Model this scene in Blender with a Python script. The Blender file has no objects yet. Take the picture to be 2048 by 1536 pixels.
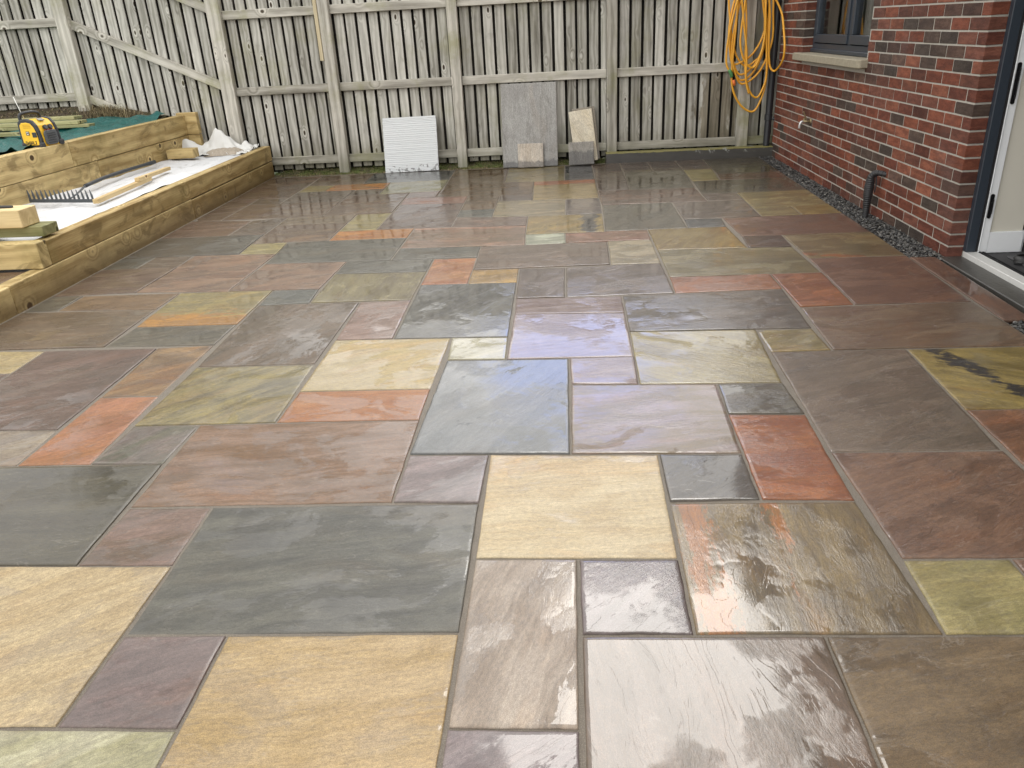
import bpy, math, random
from mathutils import Vector, Matrix, noise
# ---------------------------------------------------------------- camera, world, sun, exposure
SC = bpy.context.scene
COL = SC.collection
cam_d = bpy.data.cameras.new('camera'); cam = bpy.data.objects.new('camera', cam_d); COL.objects.link(cam)
cam_d.sensor_width = 36; cam_d.lens = 27.327; cam_d.clip_start = .05; cam_d.clip_end = 600
RT = (0.997214, 0.05466, -0.050753); UP = (0.023207, 0.419299, 0.907552); FW = (-0.070888, 0.906201, -0.416862)
cam.matrix_world = Matrix(((RT[0], UP[0], -FW[0], -.0123), (RT[1], UP[1], -FW[1], -1.8441), (RT[2], UP[2], -FW[2], 1.4177), (0, 0, 0, 1)))
SC.camera = cam
SC.view_settings.view_transform = 'Standard'; SC.view_settings.look = 'None'
SC.view_settings.exposure = 0.52; SC.view_settings.gamma = 1
SC.cycles.max_bounces = 6; SC.cycles.diffuse_bounces = 3; SC.cycles.glossy_bounces = 4; SC.cycles.transmission_bounces = 4
SC.cycles.transparent_max_bounces = 8; SC.cycles.caustics_reflective = False; SC.cycles.caustics_refractive = False
SC.cycles.use_denoising = True
SUN_EL, SUN_AZ = 48, 10          # degrees; azimuth from +Y towards +X
world = bpy.data.worlds.new('World'); SC.world = world; world.use_nodes = True
WN = world.node_tree; WN.nodes.clear()


class NT:
    """tiny node helper"""
    def __init__(s, nt): s.nt = nt
    def n(s, typ, **kw):
        nd = s.nt.nodes.new(typ)
        for k, v in kw.items():
            if k.startswith('i_'):
                key = k[2:]; key = int(key) if key.isdigit() else key.replace('_', ' ')
                s.put(nd.inputs[key], v)
            else: setattr(nd, k, v)
        return nd
    def put(s, inp, v):
        if isinstance(v, bpy.types.NodeSocket): s.nt.links.new(v, inp)
        elif isinstance(v, bpy.types.Node): s.nt.links.new(v.outputs[0], inp)
        else:
            if inp.type == 'RGBA' and len(v) == 3: v = (*v, 1)
            inp.default_value = v
    def math(s, op, a, b=0.0, c=0.0, clamp=False):
        m = s.n('ShaderNodeMath', operation=op, use_clamp=clamp)
        s.put(m.inputs[0], a); s.put(m.inputs[1], b); s.put(m.inputs[2], c); return m.outputs[0]
    def vmul(s, v, xyz):
        m = s.n('ShaderNodeVectorMath', operation='MULTIPLY'); s.put(m.inputs[0], v); s.put(m.inputs[1], xyz); return m.outputs[0]
    def vadd(s, a, b):
        m = s.n('ShaderNodeVectorMath', operation='ADD'); s.put(m.inputs[0], a); s.put(m.inputs[1], b); return m.outputs[0]
    def noise(s, vec, scale=5, detail=3, rough=.5, dist=0, out=0):
        m = s.n('ShaderNodeTexNoise'); s.put(m.inputs['Vector'], vec); m.inputs['Scale'].default_value = scale
        m.inputs['Detail'].default_value = detail; m.inputs['Roughness'].default_value = rough; m.inputs['Distortion'].default_value = dist
        return m.outputs[out]
    def vor(s, vec, scale=5, feat='F1', out=0, rnd=1):
        m = s.n('ShaderNodeTexVoronoi', feature=feat); s.put(m.inputs['Vector'], vec); m.inputs['Scale'].default_value = scale
        m.inputs['Randomness'].default_value = rnd
        return m.outputs[out]
    def ss(s, v, a, b, lo=0.0, hi=1.0):
        m = s.n('ShaderNodeMapRange', interpolation_type='SMOOTHSTEP')
        s.put(m.inputs[0], v)
        for i, x in ((1, a), (2, b), (3, lo), (4, hi)): s.put(m.inputs[i], x)
        return m.outputs[0]
    def lin(s, v, a, b, lo=0.0, hi=1.0):
        m = s.n('ShaderNodeMapRange'); s.put(m.inputs[0], v)
        for i, x in ((1, a), (2, b), (3, lo), (4, hi)): s.put(m.inputs[i], x)
        return m.outputs[0]
    def mix(s, f, a, b, mode='MIX'):
        m = s.n('ShaderNodeMix', data_type='RGBA', blend_type=mode); s.put(m.inputs[0], f); s.put(m.inputs[6], a); s.put(m.inputs[7], b); return m.outputs[2]
    def bump(s, h, dist, strength=1.0, nrm=None):
        m = s.n('ShaderNodeBump'); s.put(m.inputs['Height'], h); m.inputs['Distance'].default_value = dist; s.put(m.inputs['Strength'], strength)
        if nrm is not None: s.put(m.inputs['Normal'], nrm)
        return m.outputs[0]
    def attr(s, name, out=0):
        return s.n('ShaderNodeAttribute', attribute_name=name).outputs[out]


def lin3(c, k=1.0):
    return tuple(k * ((x / 255 / 12.92) if x <= 10 else ((x / 255 + .055) / 1.055) ** 2.4) for x in c)


W = NT(WN)
tc = W.n('ShaderNodeTexCoord').outputs['Generated']
sky = W.n('ShaderNodeTexSky', sky_type='NISHITA', sun_disc=False, sun_elevation=math.radians(SUN_EL), sun_rotation=math.radians(SUN_AZ), altitude=50, air_density=1, dust_density=1.5, ozone_density=1)


def dirdot(d):
    v = Vector(d).normalized(); m = W.n('ShaderNodeVectorMath', operation='DOT_PRODUCT'); W.put(m.inputs[0], tc); m.inputs[1].default_value = v; return m.outputs['Value']


cl1 = W.noise(W.vmul(tc, (1, 1, 1.8)), 2.3, 6, .55, .4)
cl2 = W.noise(W.vmul(tc, (1, 1, 2.2)), 6.5, 5, .6, .3)
lobe = W.ss(W.math('ADD', dirdot((.12, .80, .60)), W.math('MULTIPLY', W.math('SUBTRACT', cl1, .5), .35)), .80, 1.03)
back = W.ss(dirdot((0, -1, .25)), -.2, .9)
base = W.math('MULTIPLY', W.lin(cl1, .3, .7, 7.0, 11.5), W.lin(back, 0, 1, 1.0, 1.9))
bright = W.math('ADD', base, W.math('MULTIPLY', lobe, W.lin(cl2, .35, .65, 5.0, 14.0)))
cloud = W.n('ShaderNodeCombineXYZ')
W.put(cloud.inputs[0], bright); W.put(cloud.inputs[1], W.math('MULTIPLY', bright, .985)); W.put(cloud.inputs[2], W.math('MULTIPLY', bright, .955))
gap = W.ss(W.math('ADD', dirdot((.035, .925, .385)), W.math('MULTIPLY', W.math('SUBTRACT', cl2, .5), .03)), .991, .998)
cover = W.math('SUBTRACT', W.ss(cl1, .30, .42, .75, 1.0), W.math('MULTIPLY', gap, .75), clamp=True)
blue = W.mix(1.0, W.vmul(sky, (1.9, 2.3, 3.6)), (1, 1, 1), 'MULTIPLY')
skymix = W.mix(cover, blue, cloud.outputs[0])
bg = W.n('ShaderNodeBackground', i_Color=skymix, i_Strength=.1)
W.nt.links.new(bg.outputs[0], W.n('ShaderNodeOutputWorld').inputs[0])

sun_d = bpy.data.lights.new('sun', 'SUN'); sun_d.energy = .9; sun_d.angle = math.radians(22); sun_d.color = (1, .96, .9)
sun = bpy.data.objects.new('sun', sun_d); COL.objects.link(sun)
_e, _a = math.radians(SUN_EL), math.radians(SUN_AZ)
sun.rotation_euler = Vector((math.sin(_a) * math.cos(_e), math.cos(_a) * math.cos(_e), math.sin(_e))).to_track_quat('Z', 'Y').to_euler()

RND = random.Random(7)


# ---------------------------------------------------------------- helpers
def tag(o, label=None, cat=None, group=None, kind=None):
    if label: o['label'] = label
    if cat: o['category'] = cat
    if group: o['group'] = group
    if kind: o['kind'] = kind
    return o


def empty(name, loc=(0, 0, 0), rz=0.0, **kw):
    o = bpy.data.objects.new(name, None); COL.objects.link(o); o.location = loc; o.rotation_euler = (0, 0, rz); o.empty_display_size = .1
    return tag(o, **kw)


class MB:
    """collects boxes, tubes and free faces; build() links them as ONE mesh object. gc = coordinates along/across the grain, tone = random per piece"""
    def __init__(s): s.v = []; s.f = []; s.gc = []; s.tone = []; s.col = []
    def add(s, vs, fs, gcs=None, tone=None, col=(1, 1, 1)):
        o = len(s.v); s.v += [tuple(v) for v in vs]; s.f += [tuple(i + o for i in f) for f in fs]
        t = RND.random() if tone is None else tone
        s.gc += [tuple(g) for g in (gcs or vs)]; s.tone += [t] * len(vs); s.col += [col] * len(vs)
    def box(s, c, d, rot=None, grain='x', tone=None, col=(1, 1, 1), off=None, jit=0.0, nseg=1):
        c = Vector(c); hx, hy, hz = d[0] / 2, d[1] / 2, d[2] / 2
        off = off if off is not None else (RND.uniform(0, 50), RND.uniform(0, 50), RND.uniform(0, 50))
        perm = {'x': (0, 1, 2), 'y': (1, 0, 2), 'z': (2, 0, 1)}[grain]
        vs = []; gs = []
        for sx in (-1, 1):
            for sy in (-1, 1):
                for sz in (-1, 1):
                    p = Vector((sx * hx, sy * hy, sz * hz))
                    gs.append(tuple(p[perm[i]] + off[i] for i in range(3)))
                    if jit: p += Vector([RND.uniform(-jit, jit) for _ in range(3)])
                    if rot is not None: p = rot @ p
                    vs.append(c + p)
        s.add(vs, [(0, 1, 3, 2), (4, 6, 7, 5), (0, 4, 5, 1), (2, 3, 7, 6), (0, 2, 6, 4), (1, 5, 7, 3)], gs, tone, col)
        return s
    def span(s, a, b, **kw):
        return s.box([(a[i] + b[i]) / 2 for i in range(3)], [abs(b[i] - a[i]) for i in range(3)], **kw)
    def tube(s, pts, r, n=10, closed=False, tone=None, col=(1, 1, 1), caps=True):
        P = [Vector(p) for p in pts]; m = len(P); vs = []; gs = []; L = 0; fs = []
        rr = r if isinstance(r, (list, tuple)) else [r] * m
        up = None
        for i in range(m):
            t = (P[(i + 1) % m] - P[i - 1]) if closed else (P[min(i + 1, m - 1)] - P[max(i - 1, 0)])
            t.normalize()
            if up is None: up = Vector((0, 0, 1)) if abs(t.z) < .9 else Vector((1, 0, 0))
            up = (up - t * up.dot(t)).normalized(); sd = t.cross(up)
            if i: L += (P[i] - P[i - 1]).length
            for k in range(n):
                a = 2 * math.pi * k / n; vs.append(P[i] + (up * math.cos(a) + sd * math.sin(a)) * rr[i]); gs.append((L, math.cos(a) * rr[i], math.sin(a) * rr[i]))
        for i in range(m if closed else m - 1):
            for k in range(n):
                a, b = i * n + k, i * n + (k + 1) % n; c, d = ((i + 1) % m) * n + k, ((i + 1) % m) * n + (k + 1) % n
                fs.append((a, c, d, b))
        if caps and not closed: fs += [tuple(range(n)), tuple((m - 1) * n + k for k in reversed(range(n)))]
        s.add(vs, fs, gs, tone, col); return s
    def prism(s, poly, z0, z1, M=None, tone=None, col=(1, 1, 1)):
        n = len(poly); vs = [Vector((x, y, z0)) for x, y in poly] + [Vector((x, y, z1)) for x, y in poly]
        gs = [tuple(v) for v in vs]
        if M is not None: vs = [M @ v for v in vs]
        s.add(vs, [tuple(reversed(range(n))), tuple(range(n, 2 * n))] + [(i, (i + 1) % n, n + (i + 1) % n, n + i) for i in range(n)], gs, tone, col); return s
    def build(s, name, mat, parent=None, bevel=0.0, smooth=False, seg=1, **kw):
        me = bpy.data.meshes.new(name); me.from_pydata(s.v, [], s.f); me.update()
        a = me.attributes.new('gc', 'FLOAT_VECTOR', 'POINT'); a.data.foreach_set('vector', [x for g in s.gc for x in g])
        a = me.attributes.new('tone', 'FLOAT', 'POINT'); a.data.foreach_set('value', s.tone)
        a = me.attributes.new('col', 'FLOAT_COLOR', 'POINT'); a.data.foreach_set('color', [x for g in s.col for x in (*g[:3], 1)])
        me.materials.append(mat)
        if smooth: me.polygons.foreach_set('use_smooth', [True] * len(me.polygons))
        o = bpy.data.objects.new(name, me); COL.objects.link(o)
        if parent is not None: o.parent = parent
        if bevel:
            m = o.modifiers.new('bevel', 'BEVEL'); m.width = bevel; m.segments = seg; m.limit_method = 'ANGLE'; m.angle_limit = math.radians(40)
        return tag(o, **kw)


def spline(pts, per=8, closed=False):
    P = [Vector(p) for p in pts]; n = len(P); out = []
    for i in range(n if closed else n - 1):
        p0 = P[(i - 1) % n] if closed or i > 0 else P[0] * 2 - P[1]
        p1, p2 = P[i], P[(i + 1) % n]
        p3 = P[(i + 2) % n] if closed or i + 2 < n else P[-1] * 2 - P[-2]
        for k in range(per):
            t = k / per
            out.append(.5 * ((2 * p1) + (p2 - p0) * t + (2 * p0 - 5 * p1 + 4 * p2 - p3) * t * t + (3 * p1 - p0 - 3 * p2 + p3) * t ** 3))
    if not closed: out.append(P[-1])
    return out


def mat(name):
    m = bpy.data.materials.new(name); m.use_nodes = True; m.node_tree.nodes.clear(); N = NT(m.node_tree)
    b = N.n('ShaderNodeBsdfPrincipled'); o = N.n('ShaderNodeOutputMaterial'); N.nt.links.new(b.outputs[0], o.inputs[0])
    return m, N, b


def plain(name, color, rough=.5, metal=0.0, nz=0.0, nscale=40, bump=0.0, spec=.5, coat=0.0):
    m, N, b = mat(name); g = N.attr('gc', 1)
    c = color
    if nz:
        f = N.noise(g, nscale, 4, .6); c = N.mix(f, lin_mul(color, 1 - nz), lin_mul(color, 1 + nz))
    N.put(b.inputs['Base Color'], c); b.inputs['Roughness'].default_value = rough; b.inputs['Metallic'].default_value = metal
    b.inputs['Specular IOR Level'].default_value = spec; b.inputs['Coat Weight'].default_value = coat; b.inputs['Coat Roughness'].default_value = .08
    if bump: N.put(b.inputs['Normal'], N.bump(N.noise(g, nscale * 1.5, 4, .6), bump))
    return m


def lin_mul(c, k): return tuple(min(1, x * k) for x in c[:3])


def wood(name, light, dark, knotc, rough=.7, green=0.0, greenc=(.10, .12, .04), wet=0.0, freq=1.0, stain=0.0, contrast=1.0, zdark=None, kden=.55, stainbox=False):
    m, N, b = mat(name); g = N.attr('gc', 1); tone = N.attr('tone', 2)
    pos = N.n('ShaderNodeNewGeometry').outputs['Position']
    kv = N.vmul(g, (4.2, 9.0, 5.0)); kd = N.vor(kv, 1.0, out=0); kc = N.vor(kv, 1.0, out=1)
    ksep = N.n('ShaderNodeSeparateColor'); N.put(ksep.inputs[0], kc)
    has = N.math('GREATER_THAN', ksep.outputs[0], kden)
    infl = N.math('MULTIPLY', N.ss(kd, .42, .0), has)
    warp = N.noise(N.vmul(g, (2.0, 9, 9)), 1.0, 2, .5)
    ph = N.math('ADD', N.math('MULTIPLY', warp, 17 * freq), N.math('MULTIPLY', infl, 16))
    sp = N.n('ShaderNodeSeparateXYZ'); N.put(sp.inputs[0], g)
    ph = N.math('ADD', ph, N.math('MULTIPLY', N.math('ADD', sp.outputs[1], N.math('MULTIPLY', sp.outputs[2], .7)), 150 * freq))
    rings = N.math('ADD', N.math('MULTIPLY', N.math('SINE', ph), .5), .5)
    fine = N.noise(N.vmul(g, (3.5, 130, 130)), 1.0, 4, .65)
    blot = N.noise(N.vmul(g, (1.6, 5, 5)), 1.3, 4, .6)
    f = N.math('ADD', N.math('MULTIPLY', rings, .30 * contrast), N.math('MULTIPLY', fine, .75 * contrast))
    f = N.math('ADD', f, N.math('MULTIPLY', N.math('SUBTRACT', tone, .5), .45))
    f = N.math('ADD', f, N.math('MULTIPLY', N.math('SUBTRACT', blot, .5), .8), clamp=True)
    c = N.mix(f, light, dark)
    c = N.mix(N.math('MULTIPLY', N.ss(kd, .15, .09), has), c, knotc)
    c = N.mix(N.math('MULTIPLY', N.math('MULTIPLY', N.ss(kd, .22, .14), N.ss(kd, .09, .14)), N.math('MULTIPLY', has, .5)), c, lin_mul(light, 1.2))
    r = rough
    if stain:
        sn = N.noise(N.vmul(g, (2.4, 4.5, 4.5)), 1.7, 5, .65, .6)
        c = N.mix(N.math('MULTIPLY', N.ss(sn, .52, .66), stain), c, lin_mul(dark, .55))
    if green:
        gn = N.noise(pos, 2.2, 5, .65)
        c = N.mix(N.math('MULTIPLY', N.ss(gn, .48, .72), green), c, greenc)
    if zdark is not None:   # algae and splash-back soaked into the lowest boards
        zz = N.n('ShaderNodeSeparateXYZ'); N.put(zz.inputs[0], pos)
        k = N.ss(N.math('ADD', zz.outputs[2], N.math('MULTIPLY', N.math('SUBTRACT', N.noise(pos, 9, 4, .6), .5), .14)), zdark[1], zdark[0])
        c = N.mix(N.math('MULTIPLY', k, zdark[2]), c, zdark[3]); r = N.lin(k, 0, 1, rough, rough * .5)
    if stainbox:            # damp brown patch where the hose drips on the boards
        q = N.n('ShaderNodeSeparateXYZ'); N.put(q.inputs[0], pos); e = N.math('MULTIPLY', N.math('SUBTRACT', N.noise(N.vmul(pos, (9, 9, 3)), 1.0, 5, .6), .5), .5)
        kx = N.ss(N.math('ADD', N.math('ABSOLUTE', N.math('SUBTRACT', q.outputs[0], 1.68)), e), .22, .17); kz = N.ss(N.math('ADD', q.outputs[2], e), .95, .80)
        c = N.mix(N.math('MULTIPLY', N.math('MULTIPLY', kx, kz), .72), c, N.mix(1.0, c, (.34, .28, .18), 'MULTIPLY'))
    N.put(b.inputs['Base Color'], c); N.put(b.inputs['Roughness'], r); b.inputs['Specular IOR Level'].default_value = .35 + wet
    h = N.math('ADD', N.math('MULTIPLY', fine, .6), N.math('MULTIPLY', rings, .25))
    N.put(b.inputs['Normal'], N.bump(h, .0025, .8))
    return m


# ---------------------------------------------------------------- materials
def stone_mat(name='wet_sandstone', dry=False):
    m, N, b = mat(name)
    lc = N.attr('lc', 1); c1 = N.attr('c1'); c2 = N.attr('c2'); c3 = N.attr('c3')
    ps = N.n('ShaderNodeSeparateColor'); N.put(ps.inputs[0], N.attr('prm'))
    wet, w3, ed = ps.outputs[0], ps.outputs[1], ps.outputs[2]
    tone = N.attr('tone', 2)
    wv = N.vadd(lc, N.vmul(N.noise(lc, 2.2, 3, .55, out=1), (.12, .12, .12)))
    streak = N.noise(N.vmul(wv, (2.0, 13, 5)), 1.0, 6, .62, .5)
    patch = N.noise(lc, 4.2, 5, .6, .7)
    fine = N.noise(N.vmul(lc, (60, 110, 60)), 1.0, 5, .75)
    sand = N.noise(lc, 420, 3, .7)
    f = N.ss(N.math('ADD', N.math('MULTIPLY', streak, .68), N.math('MULTIPLY', patch, .32)), .38, .62)
    c = N.mix(f, c1, c2)
    m3 = N.ss(N.math('ADD', w3, N.math('MULTIPLY', N.math('SUBTRACT', N.math('ADD', N.math('MULTIPLY', streak, .6), N.math('MULTIPLY', N.noise(N.vmul(lc, (14, 34, 9)), 1.0, 6, .72), .5)), .55), 2.6)), .40, .60)
    warm = N.ss(N.noise(N.vmul(wv, (1.5, 4.5, 3)), 1.2, 5, .62, .8), .50, .72); c = N.mix(N.math('MULTIPLY', warm, N.lin(tone, 0, 1, .15, .75)), c, N.mix(1.0, c, (1.10, .86, .62), 'MULTIPLY'))
    c = N.mix(m3, c, c3)
    c = N.mix(N.math('MULTIPLY', N.ss(patch, .35, .7), .30), c, N.mix(1.0, c, (.74, .72, .74), 'MULTIPLY'))
    c = N.mix(N.ss(fine, .30, .70, 0.0, .75), N.mix(1.0, c, (.82, .81, .80), 'MULTIPLY'), N.mix(1.0, c, (1.42, 1.40, 1.38), 'MULTIPLY'))
    c = N.mix(N.ss(sand, .38, .62), N.mix(1.0, c, (.72, .71, .70), 'MULTIPLY'), N.mix(1.0, c, (1.12, 1.12, 1.12), 'MULTIPLY'))
    st2 = N.noise(N.vmul(wv, (5, 62, 20)), 1.0, 5, .7); c = N.mix(N.ss(st2, .36, .64), N.mix(1.0, c, (.91, .90, .90), 'MULTIPLY'), N.mix(1.0, c, (1.07, 1.07, 1.07), 'MULTIPLY'))
    sp2 = N.noise(lc, 190, 4, .75); c = N.mix(N.ss(sp2, .56, .68, 0, .45), c, N.mix(1.0, c, (.55, .52, .50), 'MULTIPLY'))
    # laminations: the stone splits in terraces whose lips show as pale irregular lines
    lam = N.noise(N.vmul(wv, (1.7, 7.5, 3)), 1.15, 5, .58, .9)
    tt = N.math('MULTIPLY', lam, 8.0); fr = N.math('FRACT', tt); step = N.math('ADD', N.math('FLOOR', tt), N.ss(fr, .0, .10))
    lipm = N.math('MULTIPLY', N.math('MULTIPLY', N.ss(fr, .0, .03), N.ss(fr, .15, .05)), N.ss(N.noise(lc, 5.5, 3, .6), .50, .60))
    c = N.mix(N.math('MULTIPLY', lipm, .16), c, N.mix(.55, c, (.62, .57, .5)))
    # pale salts along the sawn edges
    en = N.noise(lc, 26, 4, .6)
    c = N.mix(N.math('MULTIPLY', N.ss(N.math('ADD', ed, N.math('MULTIPLY', en, .5)), .95, .25), .09), c, (.34, .31, .27))
    # water: pooled film in the hollows, damp elsewhere
    wn = N.noise(N.vmul(wv, (3.0, 5.5, 3)), 1.0, 5, .58, .8)
    gr = N.noise(N.vmul(wv, (24, 80, 40)), 1.0, 6, .75)
    wl = N.math('ADD', N.math('ADD', wn, N.math('MULTIPLY', N.math('SUBTRACT', gr, .5), .34)), N.math('MULTIPLY', N.math('SUBTRACT', wet, .38), .42))
    pool = N.ss(wl, .49, .54)
    c = N.mix(pool, c, N.mix(1.0, c, (.84, .83, .82), 'MULTIPLY'))
    N.put(b.inputs['Base Color'], c)
    N.put(b.inputs['Roughness'], N.lin(fine, .3, .7, .42, .62)); b.inputs['Specular IOR Level'].default_value = .45
    h = N.math('ADD', N.math('MULTIPLY', step, .10), N.math('MULTIPLY', fine, .34))
    h = N.math('ADD', h, N.math('MULTIPLY', streak, .9)); h = N.math('ADD', h, N.math('MULTIPLY', gr, .5))
    h = N.math('ADD', h, N.math('MULTIPLY', sand, .08))
    nb = N.bump(h, .0036, .95); N.put(b.inputs['Normal'], nb)
    # the water itself as a clear coat, almost level where it pools and following the grain where it is thin
    cells = N.vor(N.vmul(wv, (70, 120, 70)), 1.0, 'SMOOTH_F1')
    hc = N.math('ADD', N.math('MULTIPLY', N.math('ADD', pool, N.math('ADD', N.math('MULTIPLY', fine, .07), N.math('MULTIPLY', gr, N.ss(N.noise(lc, 3.1, 4, .6), .47, .56, 0, 1.5)))), .22), N.math('MULTIPLY', N.math('SUBTRACT', 1, pool), N.math('ADD', N.math('MULTIPLY', gr, .62), N.math('MULTIPLY', cells, .14))))
    hc = N.math('ADD', hc, N.math('MULTIPLY', step, .024)); hc = N.math('ADD', hc, N.math('MULTIPLY', N.noise(lc, 7, 2, .5), .05))
    N.put(b.inputs['Coat Normal'], N.bump(hc, .0045, .9))
    if dry: b.inputs['Coat Weight'].default_value = .12
    else: N.put(b.inputs['Coat Weight'], N.math('ADD', N.math('MULTIPLY', pool, .62), N.math('ADD', .18, N.math('MULTIPLY', wet, .22)), clamp=True))
    if not dry: cw = b.inputs['Coat Weight'].links[0].from_socket; N.put(b.inputs['Coat Weight'], N.math('MULTIPLY', cw, N.ss(ed, .03, .22, .12, 1.0)))
    N.put(b.inputs['Coat Roughness'], N.lin(pool, 0, 1, .12, .02)); b.inputs['Coat IOR'].default_value = 1.44
    return m


M_STONE = stone_mat()
M_STONE_DRY = stone_mat('dry_sandstone', True)


def mortar_mat():
    m, N, b = mat('joint_mortar'); g = N.n('ShaderNodeNewGeometry').outputs['Position']
    f = N.noise(g, 14, 4, .6); s = N.noise(g, 330, 3, .7)
    c = N.mix(f, (.10, .085, .066), (.19, .16, .125)); c = N.mix(N.ss(s, .45, .7), c, (.25, .22, .18))
    N.put(b.inputs['Base Color'], c); b.inputs['Roughness'].default_value = .5; N.put(b.inputs['Normal'], N.bump(s, .003)); return m


M_MORTAR = mortar_mat()
M_FENCE = wood('weathered_fence_timber', lin3((206, 204, 196)), lin3((108, 105, 96)), lin3((60, 50, 40)), .85, .42, lin3((140, 138, 106)), freq=.8, stain=.18, contrast=1.0,
               zdark=(.10, .42, .55, lin3((92, 88, 62))), stainbox=True)
M_FENCE_POST = wood('fence_post_timber', lin3((208, 204, 194)), lin3((112, 108, 98)), lin3((74, 66, 56)), .85, .6, lin3((132, 132, 88)), freq=.6, zdark=(.02, .30, .5, lin3((86, 88, 60))))
M_BACK_SHADE = wood('shaded_back_boards', lin3((52, 48, 42)), lin3((26, 24, 21)), lin3((22, 20, 18)), .9)  # near-black wood: the shade seen through the fence gaps, put into the colour
M_SLEEPER = wood('treated_sleeper_timber', lin3((226, 204, 150)), lin3((146, 122, 76)), lin3((66, 46, 26)), .6, .40, lin3((116, 106, 60)), freq=.55, stain=.6, contrast=1.1,
                 zdark=(.0, .22, .62, lin3((72, 50, 26))), kden=.40)
M_SLEEPER_END = wood('sleeper_end_grain', lin3((120, 98, 58)), lin3((66, 52, 28)), lin3((50, 36, 20)), .8, .4, freq=1.3)
M_NEWWOOD = wood('pale_cut_timber', lin3((228, 208, 162)), lin3((176, 150, 104)), lin3((110, 76, 40)), .6, .15, freq=.5)
M_DECKWOOD = wood('green_treated_boards', lin3((176, 172, 128)), lin3((112, 110, 72)), lin3((70, 66, 44)), .65, .4, freq=.5)


def soil_mat(name, a, bcol, moss, amt):
    m, N, b = mat(name); g = N.n('ShaderNodeNewGeometry').outputs['Position']
    c = N.mix(N.noise(g, 30, 5, .7), a, bcol); c = N.mix(N.math('MULTIPLY', N.ss(N.noise(g, 6, 5, .65), .42, .6), amt), c, moss)
    N.put(b.inputs['Base Color'], c); b.inputs['Roughness'].default_value = .9; N.put(b.inputs['Normal'], N.bump(N.noise(g, 60, 5, .7), .02)); return m


M_SOIL = soil_mat('dark_soil', (.028, .02, .013), (.10, .072, .045), (.07, .08, .02), .35)
M_MOSS = soil_mat('mossy_soil', (.05, .04, .022), (.13, .105, .06), (.10, .13, .03), .9)
M_LAWN = soil_mat('rough_grass_ground', (.03, .045, .012), (.07, .09, .03), (.05, .08, .02), .8)

# ---------------------------------------------------------------- the setting: ground, patio bed, slabs
def grid_obj(name, x0, x1, y0, y1, nx, ny, zf, m, smooth=True, parent=None, **kw):
    mb = MB(); vs = [Vector((x0 + (x1 - x0) * i / nx, y0 + (y1 - y0) * j / ny, 0)) for j in range(ny + 1) for i in range(nx + 1)]
    for v in vs: v.z = zf(v.x, v.y)
    mb.add(vs, [(j * (nx + 1) + i, j * (nx + 1) + i + 1, (j + 1) * (nx + 1) + i + 1, (j + 1) * (nx + 1) + i) for j in range(ny) for i in range(nx)], tone=.5)
    return mb.build(name, m, parent, smooth=smooth, **kw)


grid_obj('ground', -150, 150, -150, 150, 2, 2, lambda x, y: -.06, M_LAWN, kind='structure')
patio = MB().span((-5.0, -4.6, -.05), (2.116, 7.03, -.0034)).build('patio', M_MORTAR, kind='structure')
patio['label'] = 'wet multicoloured sandstone patio laid in random slabs with sandy joints'

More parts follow.
